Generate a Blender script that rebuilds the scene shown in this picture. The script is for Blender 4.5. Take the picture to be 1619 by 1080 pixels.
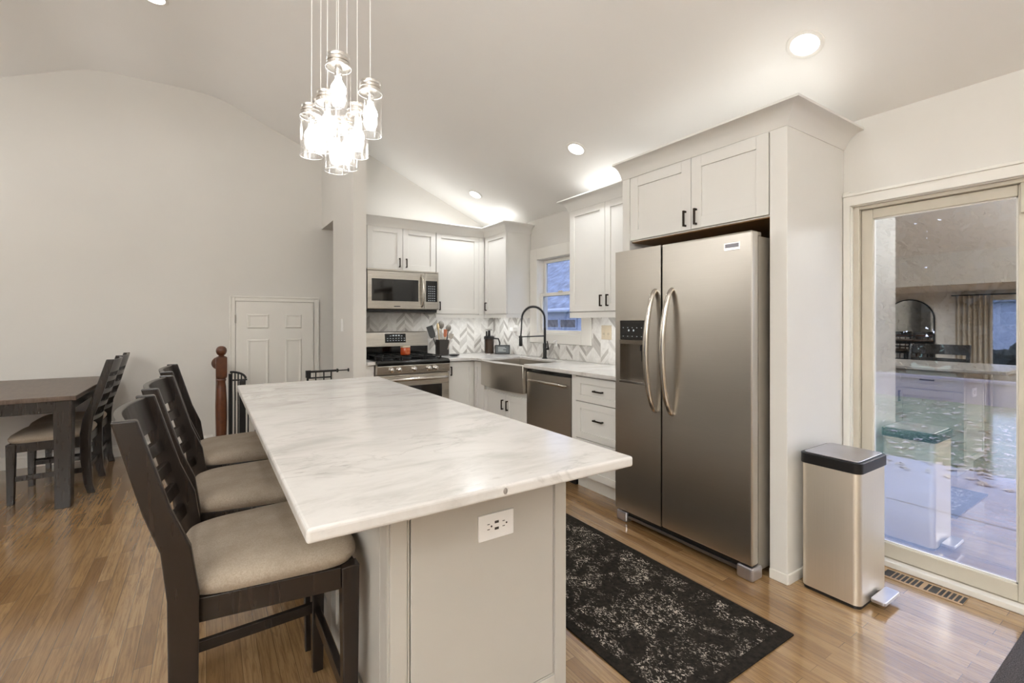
import bpy, bmesh, math, random
from mathutils import Vector, Matrix
random.seed(7)
for o in list(bpy.data.objects):
    bpy.data.objects.remove(o, do_unlink=True)
S = bpy.context.scene
C = S.collection
PI = math.pi

# ------------------------------------------------------------------ camera
cam = bpy.data.cameras.new('camera')
cam.sensor_width = 36.0
cam.lens = 739.5 / 1619 * 36.0
cam.shift_y = -31.0 / 1619
cam.clip_start = 0.02
cam.clip_end = 300
camo = bpy.data.objects.new('camera', cam)
C.objects.link(camo)
camo.location = (0, 0, 1.30)
camo.rotation_euler = (PI / 2, 0, math.radians(-33.16))
S.camera = camo

# ------------------------------------------------------------------ view
S.view_settings.view_transform = 'Standard'
S.view_settings.look = 'None'
S.view_settings.gamma = 1.0
S.view_settings.use_curve_mapping = False
S.view_settings.exposure = 0.60

# ------------------------------------------------------------------ sky (overcast dusk)
W = bpy.data.worlds.new('dusk_sky')
S.world = W
W.use_nodes = True
wn = W.node_tree.nodes
wn.clear()
w_out = wn.new('ShaderNodeOutputWorld')
w_bg = wn.new('ShaderNodeBackground')
w_bg.inputs['Color'].default_value = (0.68, 0.74, 1.0, 1)
w_bg.inputs['Strength'].default_value = 3.8
W.node_tree.links.new(w_bg.outputs[0], w_out.inputs[0])

WARM = (0.925, 0.965, 1.0)
WARMER = (1.0, 0.80, 0.58)
COOL = (0.62, 0.74, 1.0)
E_CAN = 4.8      # recessed ceiling lamps, watts each
E_BULB = 11.5     # pendant bulbs, emission strength
E_COVE = 0.55      # LED strips above the cabinets, watts per metre
E_FILL = 105.0   # added unseen fill uplights bounced off the ceiling, watts each
E_UNDER = 1.3     # LED strips below the cabinets, watts per metre


def area(name, loc, rot, sx, sy, energy, color, parent=None, spread=PI, origin=(0, 0, 0)):
    l = bpy.data.lights.new(name, 'AREA')
    l.shape = 'RECTANGLE'
    l.size = sx
    l.size_y = sy
    l.energy = energy
    l.color = color
    l.spread = spread
    o = bpy.data.objects.new(name, l)
    C.objects.link(o)
    o.location = Vector(loc) - Vector(origin)
    o.rotation_euler = rot
    if parent:
        o.parent = parent
    return o


# ------------------------------------------------------------------ materials
def lin(r, g, b):
    f = lambda c: (c / 255 / 12.92) if c / 255 <= 0.04045 else ((c / 255 + 0.055) / 1.055) ** 2.4
    return (f(r), f(g), f(b), 1)


class NT:
    """small helper around a material's node tree"""

    def __init__(self, name):
        self.m = bpy.data.materials.new(name)
        self.m.use_nodes = True
        self.t = self.m.node_tree
        self.t.nodes.clear()
        self.out = self.n('ShaderNodeOutputMaterial')

    def n(self, typ, **kw):
        nd = self.t.nodes.new(typ)
        for k, v in kw.items():
            setattr(nd, k, v)
        return nd

    def l(self, a, b):
        self.t.links.new(a, b)

    def val(self, sock, v):
        if hasattr(v, 'is_output') or isinstance(v, bpy.types.NodeSocket):
            self.l(v, sock)
        else:
            sock.default_value = v

    def math(self, op, a, b=0.0, c=None):
        nd = self.n('ShaderNodeMath', operation=op)
        self.val(nd.inputs[0], a)
        self.val(nd.inputs[1], b)
        if c is not None:
            self.val(nd.inputs[2], c)
        return nd.outputs[0]

    def pos(self, scale=(1, 1, 1), rot=(0, 0, 0), local=False):
        mp = self.n('ShaderNodeMapping')
        mp.inputs['Scale'].default_value = scale
        mp.inputs['Rotation'].default_value = rot
        if local:
            self.l(self.n('ShaderNodeTexCoord').outputs['Object'], mp.inputs['Vector'])
        else:
            self.l(self.n('ShaderNodeNewGeometry').outputs['Position'], mp.inputs['Vector'])
        return mp.outputs[0]

    def noise(self, vec, scale=5, detail=4, rough=0.5, dist=0.0):
        nd = self.n('ShaderNodeTexNoise')
        self.l(vec, nd.inputs['Vector'])
        nd.inputs['Scale'].default_value = scale
        nd.inputs['Detail'].default_value = detail
        nd.inputs['Roughness'].default_value = rough
        nd.inputs['Distortion'].default_value = dist
        return nd.outputs['Fac']

    def ramp(self, fac, stops):
        nd = self.n('ShaderNodeValToRGB')
        e = nd.color_ramp.elements
        while len(e) < len(stops):
            e.new(0.5)
        for i, (p, c) in enumerate(stops):
            e[i].position = p
            e[i].color = c if len(c) == 4 else (*c, 1)
        self.val(nd.inputs[0], fac)
        return nd.outputs[0]

    def mix(self, fac, a, b, mode='MIX'):
        nd = self.n('ShaderNodeMix', data_type='RGBA', blend_type=mode)
        self.val(nd.inputs[0], fac)
        self.val(nd.inputs[6], a)
        self.val(nd.inputs[7], b)
        return nd.outputs[2]

    def bsdf(self, color, rough=0.5, metal=0.0, spec=0.5, bump=None, bump_s=0.1, bump_d=0.002, coat=0.0, aniso=0.0):
        p = self.n('ShaderNodeBsdfPrincipled')
        self.val(p.inputs['Base Color'], color)
        self.val(p.inputs['Roughness'], rough)
        self.val(p.inputs['Metallic'], metal)
        p.inputs['Specular IOR Level'].default_value = spec
        p.inputs['Coat Weight'].default_value = coat
        p.inputs['Coat Roughness'].default_value = 0.09
        p.inputs['Anisotropic'].default_value = aniso
        if bump is not None:
            b = self.n('ShaderNodeBump')
            b.inputs['Strength'].default_value = bump_s
            b.inputs['Distance'].default_value = bump_d
            self.l(bump, b.inputs['Height'])
            self.l(b.outputs[0], p.inputs['Normal'])
        self.l(p.outputs[0], self.out.inputs[0])
        return p


def plain(name, rgb, rough=0.5, metal=0.0, spec=0.5, var=0.04, scale=12.0, bump=0.0, coat=0.0):
    t = NT(name)
    c = lin(*rgb)
    v = t.noise(t.pos(), scale, 3)
    lo = tuple(x * (1 - var) for x in c[:3]) + (1,)
    hi = tuple(min(1, x * (1 + var)) for x in c[:3]) + (1,)
    col = t.ramp(v, [(0.3, lo), (0.7, hi)])
    b = t.noise(t.pos(), 90, 3) if bump else None
    t.bsdf(col, rough, metal, spec, b, bump, coat=coat)
    return t.m


def emit(name, rgb, strength):
    t = NT(name)
    e = t.n('ShaderNodeEmission')
    e.inputs[0].default_value = (*rgb, 1)
    e.inputs[1].default_value = strength
    t.l(e.outputs[0], t.out.inputs[0])
    return t.m


M = {}
M['wall'] = plain('greige_wall_paint', (223, 219, 212), 0.75, var=0.015, scale=2, bump=0.03, spec=0.3)
M['ceil'] = plain('ceiling_paint', (238, 235, 230), 0.85, var=0.012, scale=1.5, bump=0.03, spec=0.2)
M['white'] = plain('white_trim_paint', (234, 230, 222), 0.38, var=0.012, scale=4)
M['cab'] = plain('white_cabinet_paint', (229, 226, 220), 0.36, var=0.012, scale=4)
M['isl'] = plain('greige_island_paint', (190, 185, 176), 0.34, var=0.015, scale=4)
M['groove'] = plain('groove_glaze', (120, 105, 88), 0.5)
M['bronze'] = plain('dark_bronze', (52, 43, 36), 0.35, 0.85)
M['black'] = plain('black_plastic', (22, 21, 21), 0.35)
M['blackgloss'] = plain('black_enamel', (10, 10, 10), 0.12, spec=0.6)
M['blackiron'] = plain('cast_iron', (18, 18, 18), 0.6, bump=0.1)
M['chrome'] = plain('polished_metal', (215, 212, 208), 0.12, 1.0)
M['plate'] = plain('white_plastic', (240, 238, 234), 0.35)
M['beigeplate'] = plain('beige_plastic', (205, 190, 165), 0.4)
M['slot'] = plain('socket_slot', (60, 55, 52), 0.5)
M['vinyl'] = plain('almond_vinyl_frame', (208, 200, 184), 0.42, var=0.02)
M['newel'] = plain('red_brown_wood', (84, 44, 19), 0.28, var=0.25, scale=30, coat=0.3)
M['orange'] = plain('orange_glass_wax', (186, 76, 34), 0.2, coat=0.5)
M['paleorange'] = plain('orange_paper_label', (204, 112, 64), 0.5)
M['screen'] = plain('grey_screen', (96, 100, 102), 0.15)
M['screentext'] = plain('pale_screen_text', (170, 174, 172), 0.3)
M['coffee'] = plain('smoked_carafe', (60, 46, 36), 0.1, spec=0.7)
M['crock'] = plain('charcoal_stoneware', (58, 53, 49), 0.45)
M['spoonwood'] = plain('pale_wood', (205, 182, 142), 0.5, var=0.1, scale=40)
M['spoongrey'] = plain('grey_silicone', (118, 112, 104), 0.5)
M['terracotta'] = plain('terracotta_silicone', (196, 116, 80), 0.5)
M['concrete'] = plain('patio_concrete', (138, 142, 154), 0.85, var=0.12, scale=3, bump=0.2)
M['fencewood'] = plain('weathered_wood', (112, 108, 122), 0.85, var=0.15, scale=9, bump=0.2)
M['leaf'] = plain('fallen_leaf', (158, 152, 146), 0.8, var=0.3, scale=30)
M['foliage'] = plain('dark_foliage', (26, 34, 31), 0.9, var=0.5, scale=6)
M['bark'] = plain('bark', (70, 62, 56), 0.9, var=0.3, scale=20)
M['curtain'] = plain('linen_curtain', (206, 196, 180), 0.8, var=0.05, scale=30)
M['housewhite'] = plain('house_siding_paint', (196, 204, 226), 0.7, var=0.04)
M['housepane'] = plain('house_window_pane', (104, 96, 96), 0.3)
M['shingle'] = plain('roof_shingle', (138, 148, 168), 0.9, var=0.5, scale=5, bump=0.3)
M['oven'] = plain('oven_glass', (16, 14, 13), 0.06, spec=0.8)


def m_steel(name, rgb, rough, axis):
    t = NT(name)
    sc = {'x': (0.6, 60, 220), 'y': (60, 0.6, 220), 'z': (160, 160, 0.6)}[axis]
    g = t.noise(t.pos(sc), 6, 3)
    c = lin(*rgb)
    col = t.ramp(g, [(0.3, tuple(x * 0.94 for x in c[:3]) + (1,)), (0.7, c)])
    r = t.math('ADD', t.math('MULTIPLY', g, 0.08), rough - 0.04)
    t.bsdf(col, r, 1.0, bump=g, bump_s=0.03, bump_d=0.0006)
    return t.m


M['steel'] = m_steel('brushed_steel_wide_grain', (196, 190, 181), 0.31, 'y')
M['steelx'] = m_steel('brushed_steel_front_grain', (198, 192, 182), 0.28, 'x')
M['steelz'] = m_steel('brushed_steel_upright_grain', (238, 230, 216), 0.5, 'z')
M['darksteel'] = m_steel('dark_steel_lid', (128, 126, 130), 0.32, 'x')
M['steelside'] = plain('grey_steel_paint', (150, 143, 132), 0.45, 0.4, bump=0.05)


def m_floor():
    t = NT('oak_strip_floor')
    g = t.n('ShaderNodeNewGeometry').outputs['Position']
    sp = t.n('ShaderNodeSeparateXYZ')
    t.l(g, sp.inputs[0])
    cb = t.n('ShaderNodeCombineXYZ')
    t.l(sp.outputs[1], cb.inputs[0])
    t.l(sp.outputs[0], cb.inputs[1])
    br = t.n('ShaderNodeTexBrick', offset=0.37, offset_frequency=2)
    t.l(cb.outputs[0], br.inputs['Vector'])
    br.inputs['Scale'].default_value = 1.0
    br.inputs['Brick Width'].default_value = 0.85
    br.inputs['Row Height'].default_value = 0.057
    br.inputs['Mortar Size'].default_value = 0.0008
    br.inputs['Mortar Smooth'].default_value = 0.3
    br.inputs['Bias'].default_value = -0.1
    br.inputs['Color1'].default_value = lin(136, 102, 64)
    br.inputs['Color2'].default_value = lin(178, 143, 99)
    br.inputs['Mortar'].default_value = lin(58, 38, 22)
    grain = t.noise(t.pos((34, 1.6, 1)), 3.0, 6, 0.62, 0.6)
    ring = t.noise(t.pos((9, 0.9, 1)), 2.2, 3, 0.5, 1.4)
    rings = t.math('PINGPONG', t.math('MULTIPLY', ring, 9.0), 1.0)
    col = t.mix(t.math('MULTIPLY', t.ramp(grain, [(0.44, (0, 0, 0)), (0.62, (1, 1, 1))]), 0.55), br.outputs['Color'], lin(100, 68, 38))
    col = t.mix(t.math('MULTIPLY', t.ramp(rings, [(0.0, (1, 1, 1)), (0.22, (0, 0, 0))]), 0.30), col, lin(92, 61, 34))
    wear = t.noise(t.pos((1.2, 0.5, 1)), 1.4, 3)
    col = t.mix(t.math('MULTIPLY', t.ramp(wear, [(0.35, (0, 0, 0)), (0.75, (1, 1, 1))]), 0.28), col, lin(182, 152, 116))
    r = t.math('ADD', t.math('MULTIPLY', grain, 0.14), 0.10)
    t.bsdf(col, r, 0, 0.6, grain, 0.06, 0.001, coat=0.8)
    return t.m


def m_marble():
    t = NT('white_marble')
    a = t.noise(t.pos((1.0, 2.6, 1), (0, 0, 0.25)), 2.3, 7, 0.6, 0.8)
    v = t.math('ABSOLUTE', t.math('SUBTRACT', a, 0.5))
    vein = t.ramp(v, [(0.0, (1, 1, 1)), (0.022, (0, 0, 0))])
    mask = t.ramp(t.noise(t.pos((1, 1.6, 1)), 2.1, 3), [(0.42, (0, 0, 0)), (0.68, (1, 1, 1))])
    cloud = t.noise(t.pos((1, 2.2, 1), (0, 0, 0.2)), 3.6, 6, 0.62, 0.5)
    col = t.ramp(cloud, [(0.30, lin(196, 192, 186)), (0.50, lin(214, 210, 205)), (0.66, lin(219, 215, 210))])
    col = t.mix(t.math('MULTIPLY', t.math('MULTIPLY', vein, mask), 0.26), col, lin(128, 121, 113))
    fleck = t.noise(t.pos((5, 14, 9), (0, 0, 0.2)), 3.0, 4, 0.7)
    fl = t.math('MULTIPLY', t.ramp(fleck, [(0.60, (0, 0, 0)), (0.74, (1, 1, 1))]), mask)
    col = t.mix(t.math('MULTIPLY', fl, 0.6), col, lin(138, 131, 124))
    t.bsdf(col, 0.16, 0, 0.45)
    return t.m


def m_chevron(name, axis):
    t = NT(name)
    sp = t.n('ShaderNodeSeparateXYZ')
    t.l(t.n('ShaderNodeNewGeometry').outputs['Position'], sp.inputs[0])
    u, v = sp.outputs[axis], sp.outputs[2]
    w, pitch = 0.098, 0.044
    tri = t.math('PINGPONG', u, w)
    vv = t.math('DIVIDE', t.math('SUBTRACT', v, tri), pitch)
    colid = t.math('FLOOR', t.math('DIVIDE', u, w))
    rowid = t.math('FLOOR', vv)
    fr = t.math('FRACT', vv)
    cmb = t.n('ShaderNodeCombineXYZ')
    t.l(colid, cmb.inputs[0])
    t.l(rowid, cmb.inputs[1])
    wnz = t.n('ShaderNodeTexWhiteNoise', noise_dimensions='2D')
    t.l(cmb.outputs[0], wnz.inputs['Vector'])
    tile = t.ramp(wnz.outputs['Value'], [(0.0, lin(238, 235, 230)), (0.62, lin(232, 229, 223)), (0.74, lin(214, 210, 204)), (0.88, lin(192, 187, 180)), (1.0, lin(168, 162, 155))])
    mar = t.noise(t.pos((3, 3, 3)), 6, 6, 0.6, 1.0)
    tile = t.mix(t.math('MULTIPLY', t.ramp(mar, [(0.42, (0, 0, 0)), (0.62, (1, 1, 1))]), 0.22), tile, lin(178, 172, 164))
    cu = t.math('FRACT', t.math('DIVIDE', u, w))
    g1 = t.math('LESS_THAN', fr, 0.05)
    g2 = t.math('LESS_THAN', t.math('ABSOLUTE', t.math('SUBTRACT', cu, 0.5)), 0.482)
    g = t.math('MAXIMUM', g1, t.math('SUBTRACT', 1.0, g2))
    col = t.mix(t.math('MULTIPLY', g, 0.75), tile, lin(222, 217, 208))
    t.bsdf(col, 0.22, 0, 0.5)
    return t.m


def m_fabric():
    t = NT('taupe_linen')
    a = t.noise(t.pos(local=True), 9, 4)
    b = t.noise(t.pos((1, 5, 1), local=True), 160, 2)
    c = t.noise(t.pos((5, 1, 1), local=True), 160, 2)
    wv = t.math('MULTIPLY', t.math('ADD', b, c), 0.5)
    col = t.ramp(a, [(0.3, lin(160, 146, 129)), (0.7, lin(180, 166, 149))])
    col = t.mix(t.math('MULTIPLY', t.ramp(wv, [(0.42, (1, 1, 1)), (0.56, (0, 0, 0))]), 0.35), col, lin(122, 109, 93))
    t.bsdf(col, 0.9, 0, 0.2, wv, 0.25, 0.001)
    return t.m


def m_espresso():
    t = NT('espresso_wood')
    g = t.noise(t.pos((20, 20, 2), local=True), 4, 5)
    col = t.ramp(g, [(0.3, lin(30, 24, 20)), (0.7, lin(40, 32, 27))])
    t.bsdf(col, 0.27, 0, 0.5, g, 0.05)
    return t.m


def m_tabletop():
    t = NT('brown_table_wood')
    g = t.noise(t.pos((20, 2, 2)), 4, 5)
    col = t.ramp(g, [(0.3, lin(76, 61, 50)), (0.7, lin(104, 86, 72))])
    t.bsdf(col, 0.34, 0, 0.5, g, 0.04)
    return t.m


def m_rug():
    t = NT('distressed_dark_rug')
    f = t.noise(t.pos((1.5, 1, 1), (0, 0, 0.5)), 52, 2, 0.6, 1.6)
    big = t.noise(t.pos((1, 1, 1)), 7.5, 4, 0.65, 0.8)
    mask = t.ramp(big, [(0.45, (0, 0, 0)), (0.58, (1, 1, 1))])
    sp = t.n('ShaderNodeSeparateXYZ')
    t.l(t.n('ShaderNodeNewGeometry').outputs['Position'], sp.inputs[0])
    dx = t.math('SUBTRACT', 0.335, t.math('ABSOLUTE', t.math('SUBTRACT', sp.outputs[0], 1.6575)))
    dy = t.math('SUBTRACT', sp.outputs[1], 1.03)
    inside = t.math('GREATER_THAN', t.math('MINIMUM', dx, dy), 0.0)
    fl = t.math('MULTIPLY', t.math('MULTIPLY', t.ramp(f, [(0.555, (0, 0, 0)), (0.605, (1, 1, 1))]), mask), inside)
    base = t.ramp(t.noise(t.pos(), 60, 3), [(0.3, lin(32, 29, 26)), (0.7, lin(50, 45, 40))])
    col = t.mix(t.math('MULTIPLY', fl, 0.85), base, lin(206, 195, 180))
    t.bsdf(col, 0.95, 0, 0.1, t.noise(t.pos(), 220, 2), 0.35, 0.002)
    return t.m


def m_mat():
    t = NT('grey_ribbed_mat')
    n = t.noise(t.pos(), 260, 2)
    col = t.ramp(n, [(0.3, lin(52, 49, 50)), (0.7, lin(104, 99, 98))])
    t.bsdf(col, 0.95, 0, 0.1, n, 0.5, 0.003)
    return t.m


def m_grass():
    t = NT('winter_lawn')
    n = t.noise(t.pos((1, 1, 1)), 1.3, 5, 0.65)
    f = t.noise(t.pos((1, 1, 1)), 24, 4, 0.7)
    col = t.ramp(n, [(0.30, lin(40, 66, 58)), (0.52, lin(70, 98, 78)), (0.72, lin(118, 116, 100))])
    col = t.mix(t.math('MULTIPLY', t.ramp(f, [(0.52, (0, 0, 0)), (0.66, (1, 1, 1))]), 0.5), col, lin(190, 188, 184))
    t.bsdf(col, 0.95, 0, 0.1, f, 0.6, 0.03)
    return t.m


def m_pane(name, refl, tint=(0.93, 0.96, 0.97)):
    t = NT(name)
    tr = t.n('ShaderNodeBsdfTransparent')
    tr.inputs[0].default_value = (*tint, 1)
    gl = t.n('ShaderNodeBsdfGlossy')
    gl.inputs['Roughness'].default_value = 0.0
    gl.inputs[0].default_value = (0.95, 0.95, 0.95, 1)
    fr = t.n('ShaderNodeLayerWeight')
    fr.inputs[0].default_value = 0.5
    f5 = t.math('POWER', fr.outputs['Facing'], 5.0)
    fac = t.math('ADD', refl, t.math('MULTIPLY', f5, 0.9 - refl))
    mx = t.n('ShaderNodeMixShader')
    t.l(fac, mx.inputs[0])
    t.l(tr.outputs[0], mx.inputs[1])
    t.l(gl.outputs[0], mx.inputs[2])
    t.l(mx.outputs[0], t.out.inputs[0])
    return t.m


M['floor'] = m_floor()
M['marble'] = m_marble()
M['chevx'] = m_chevron('chevron_marble_tile_back', 0)
M['chevy'] = m_chevron('chevron_marble_tile_side', 1)
M['fabric'] = m_fabric()
M['espresso'] = m_espresso()
M['tabletop'] = m_tabletop()
M['rug'] = m_rug()
M['mat'] = m_mat()
M['grass'] = m_grass()
M['pane'] = m_pane('coated_door_glass', 0.48, (0.90, 0.93, 0.95))
M['windowpane'] = m_pane('window_glass', 0.08, (0.54, 0.56, 0.58))
M['jar'] = m_pane('clear_jar_glass', 0.10, (0.985, 0.985, 0.985))
M['bottle'] = m_pane('clear_bottle_glass', 0.06, (0.95, 0.95, 0.94))
M['chip'] = plain('grey_chip', (128, 120, 112), 0.4)
M['rawwood'] = plain('raw_plywood', (126, 92, 50), 0.6, var=0.1, scale=30)
M['registerwood'] = plain('vent_wood', (172, 142, 106), 0.4, var=0.06)
M['lidsteel'] = plain('lid_steel', (186, 184, 190), 0.28, 0.9)  # pale lavender tone puts the glass door's reflection into the lid colour
M['recess'] = plain('dispenser_shade_grey', (118, 110, 100), 0.25, 0.8)  # darkened to stand in for the shade of a deeper recess
M['capmetal'] = plain('pale_cap_metal', (214, 210, 204), 0.32, 1.0)
M['rim'] = plain('painted_rim_highlight', (235, 236, 236), 0.15, 0.0, 0.8, var=0)  # opaque near-white, paints the highlight along the jar's glass edges
M['canopymetal'] = plain('satin_metal', (200, 198, 194), 0.45, 1.0)
M['mirror'] = plain('mirror_silver', (225, 225, 225), 0.01, 1.0, var=0)
M['lens'] = emit('lit_lamp_lens', (1.0, 0.97, 0.92), 5.0)
M['bulb'] = emit('lit_bulb', (1.0, 0.97, 0.92), E_BULB)
M['led'] = emit('lit_led_strip', (1.0, 0.95, 0.88), 1.6)
M['display'] = emit('dim_panel_marks', (0.8, 0.85, 0.85), 0.35)


# ------------------------------------------------------------------ mesh builder
class MB:
    def __init__(self):
        self.v, self.f = [], []

    def add(self, vs, fs):
        o = len(self.v)
        self.v += [tuple(p) for p in vs]
        self.f += [tuple(o + i for i in f) for f in fs]
        return self

    def box(self, x0, x1, y0, y1, z0, z1):
        x0, x1 = sorted((x0, x1)); y0, y1 = sorted((y0, y1)); z0, z1 = sorted((z0, z1))
        return self.add([(x0, y0, z0), (x1, y0, z0), (x1, y1, z0), (x0, y1, z0), (x0, y0, z1), (x1, y0, z1), (x1, y1, z1), (x0, y1, z1)],
                        [(0, 3, 2, 1), (4, 5, 6, 7), (0, 1, 5, 4), (1, 2, 6, 5), (2, 3, 7, 6), (3, 0, 4, 7)])

    def fb(self, face, a, b, u0, u1, z0, z1):
        """box given by depth a..b and width u0..u1 on a face that looks along X or along Y"""
        return self.box(a, b, u0, u1, z0, z1) if face in 'XR' else self.box(u0, u1, a, b, z0, z1)

    def prism(self, poly, z0, z1):
        n = len(poly)
        vs = [(x, y, z0) for x, y in poly] + [(x, y, z1) for x, y in poly]
        fs = [tuple(range(n - 1, -1, -1)), tuple(range(n, 2 * n))] + [(i, (i + 1) % n, n + (i + 1) % n, n + i) for i in range(n)]
        return self.add(vs, fs)

    def prism_y(self, poly, y0, y1):
        """polygon in X-Z pushed along Y"""
        n = len(poly)
        vs = [(x, y0, z) for x, z in poly] + [(x, y1, z) for x, z in poly]
        fs = [tuple(range(n)), tuple(range(2 * n - 1, n - 1, -1))] + [((i + 1) % n, i, n + i, n + (i + 1) % n) for i in range(n)]
        return self.add(vs, fs)

    def prism_x(self, poly, x0, x1):
        n = len(poly)
        vs = [(x0, y, z) for y, z in poly] + [(x1, y, z) for y, z in poly]
        fs = [tuple(range(n - 1, -1, -1)), tuple(range(n, 2 * n))] + [(i, (i + 1) % n, n + (i + 1) % n, n + i) for i in range(n)]
        return self.add(vs, fs)

    def lathe(self, prof, c=(0, 0, 0), axis='z', seg=28, cap=True):
        vs, fs = [], []
        for r, h in prof:
            for k in range(seg):
                a = 2 * PI * k / seg
                p, q = r * math.cos(a), r * math.sin(a)
                if axis == 'z':
                    vs.append((c[0] + p, c[1] + q, c[2] + h))
                elif axis == 'x':
                    vs.append((c[0] + h, c[1] + p, c[2] + q))
                else:
                    vs.append((c[0] + q, c[1] + h, c[2] + p))
        for i in range(len(prof) - 1):
            for k in range(seg):
                k2 = (k + 1) % seg
                fs.append((i * seg + k, i * seg + k2, (i + 1) * seg + k2, (i + 1) * seg + k))
        if cap:
            fs.append(tuple(range(seg - 1, -1, -1)))
            b = (len(prof) - 1) * seg
            fs.append(tuple(range(b, b + seg)))
        return self.add(vs, fs)

    def tube(self, pts, r, seg=10, closed=False, flat=1.0):
        pts = [Vector(p) for p in pts]
        n = len(pts)
        rs = r if isinstance(r, (list, tuple)) else [r] * n
        vs, fs = [], []
        prev = None
        for i, p in enumerate(pts):
            if closed:
                t = pts[(i + 1) % n] - pts[i - 1]
            else:
                t = pts[min(i + 1, n - 1)] - pts[max(i - 1, 0)]
            t.normalize()
            if prev is None:
                up = Vector((0, 0, 1)) if abs(t.z) < 0.9 else Vector((1, 0, 0))
                nrm = (up - t * up.dot(t)).normalized()
            else:
                nrm = (prev - t * prev.dot(t)).normalized()
            prev = nrm
            b = t.cross(nrm)
            for k in range(seg):
                a = 2 * PI * k / seg
                vs.append(p + nrm * (rs[i] * math.cos(a)) + b * (rs[i] * flat * math.sin(a)))
        m = n if closed else n - 1
        for i in range(m):
            j = (i + 1) % n
            for k in range(seg):
                k2 = (k + 1) % seg
                fs.append((i * seg + k, i * seg + k2, j * seg + k2, j * seg + k))
        if not closed:
            fs.append(tuple(range(seg - 1, -1, -1)))
            fs.append(tuple(range((n - 1) * seg, n * seg)))
        return self.add(vs, fs)

    def bar(self, p0, p1, wx, wy):
        """straight stick of rectangular section between two points"""
        p0, p1 = Vector(p0), Vector(p1)
        t = (p1 - p0).normalized()
        up = Vector((0, 1, 0)) if abs(t.y) < 0.9 else Vector((1, 0, 0))
        b = (up - t * up.dot(t)).normalized()
        a = b.cross(t)
        vs = []
        for p in (p0, p1):
            for s, q in ((-1, -1), (1, -1), (1, 1), (-1, 1)):
                vs.append(p + a * (s * wx / 2) + b * (q * wy / 2))
        return self.add(vs, [(0, 3, 2, 1), (4, 5, 6, 7), (0, 1, 5, 4), (1, 2, 6, 5), (2, 3, 7, 6), (3, 0, 4, 7)])

    def sphere(self, c, r, seg=16, rings=10, sz=1.0):
        prof = [(max(1e-4, r * math.sin(PI * i / rings)), -r * sz * math.cos(PI * i / rings)) for i in range(rings + 1)]
        return self.lathe(prof, c, 'z', seg)

    def sweep(self, path, prof):
        """closed profile (outward, z) swept along a level path, mitred at its corners; outward is to the left"""
        path = [Vector((p[0], p[1])) for p in path]
        n, m = len(path), len(prof)
        vs, fs = [], []
        for i, p in enumerate(path):
            dirs = []
            if i > 0: dirs.append((path[i] - path[i - 1]).normalized())
            if i < n - 1: dirs.append((path[i + 1] - path[i]).normalized())
            ns = [Vector((-d.y, d.x)) for d in dirs]
            if len(ns) == 2:
                b = ns[0] + ns[1]
                k = b / max(1e-6, b.dot(ns[0]))
            else:
                k = ns[0]
            for o, z in prof:
                q = p + k * o
                vs.append((q.x, q.y, z))
        for i in range(n - 1):
            for k in range(m):
                k2 = (k + 1) % m
                fs.append((i * m + k, (i + 1) * m + k, (i + 1) * m + k2, i * m + k2))
        fs.append(tuple(range(m)))
        fs.append(tuple(range(n * m - 1, (n - 1) * m - 1, -1)))
        return self.add(vs, fs)

    def build(self, name, mat, parent=None, bevel=0.0, smooth=False, seg=2, weld=False):
        me = bpy.data.meshes.new(name)
        off = Vector(parent['_o']) if (parent is not None and '_o' in parent) else Vector((0, 0, 0))
        me.from_pydata([tuple(Vector(p) - off) for p in self.v], [], self.f)
        bm = bmesh.new()
        bm.from_mesh(me)
        if weld:
            bmesh.ops.remove_doubles(bm, verts=bm.verts, dist=1e-5)
        bmesh.ops.recalc_face_normals(bm, faces=bm.faces)
        bm.to_mesh(me)
        bm.free()
        o = bpy.data.objects.new(name, me)
        C.objects.link(o)
        me.materials.append(M[mat] if isinstance(mat, str) else mat)
        if smooth:
            for p in me.polygons: p.use_smooth = True
            try:
                me.set_sharp_from_angle(angle=math.radians(40))
            except Exception:
                pass
        if bevel:
            b = o.modifiers.new('bevel', 'BEVEL')
            b.width = bevel
            b.segments = seg
            b.limit_method = 'ANGLE'
            b.angle_limit = math.radians(35)
        if parent is not None:
            o.parent = parent
            o['_o'] = tuple(off)
        return o


roots = []


def thing(name, label, cat, loc, group=None):
    o = bpy.data.objects.new(name, None)
    o.empty_display_size = 0.1
    C.objects.link(o)
    o.location = loc
    o['_o'] = tuple(loc)
    o['label'] = label
    o['category'] = cat
    if group: o['group'] = group
    return o


def tag(o, label, cat, group=None):
    o['label'] = label
    o['category'] = cat
    if group: o['group'] = group
    return o


def struct(o, label=None):
    o['kind'] = 'structure'
    if label: o['label'] = label
    return o


def copy_tree(o, parent=None):
    c = o.copy()
    C.objects.link(c)
    c.parent = parent
    for ch in list(o.children):
        copy_tree(ch, c)
    return c


def shaker(mb, face, front, u0, u1, z0, z1, rail=0.058, th=0.020, rec=0.009):
    s = -1 if face == 'R' else 1
    b = front + s * th
    mb.fb(face, front, b, u0, u0 + rail, z0, z1)
    mb.fb(face, front, b, u1 - rail, u1, z0, z1)
    mb.fb(face, front, b, u0 + rail, u1 - rail, z0, z0 + rail)
    mb.fb(face, front, b, u0 + rail, u1 - rail, z1 - rail, z1)
    mb.fb(face, front + s * rec, b, u0 + rail, u1 - rail, z0 + rail, z1 - rail)
    return mb


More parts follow.
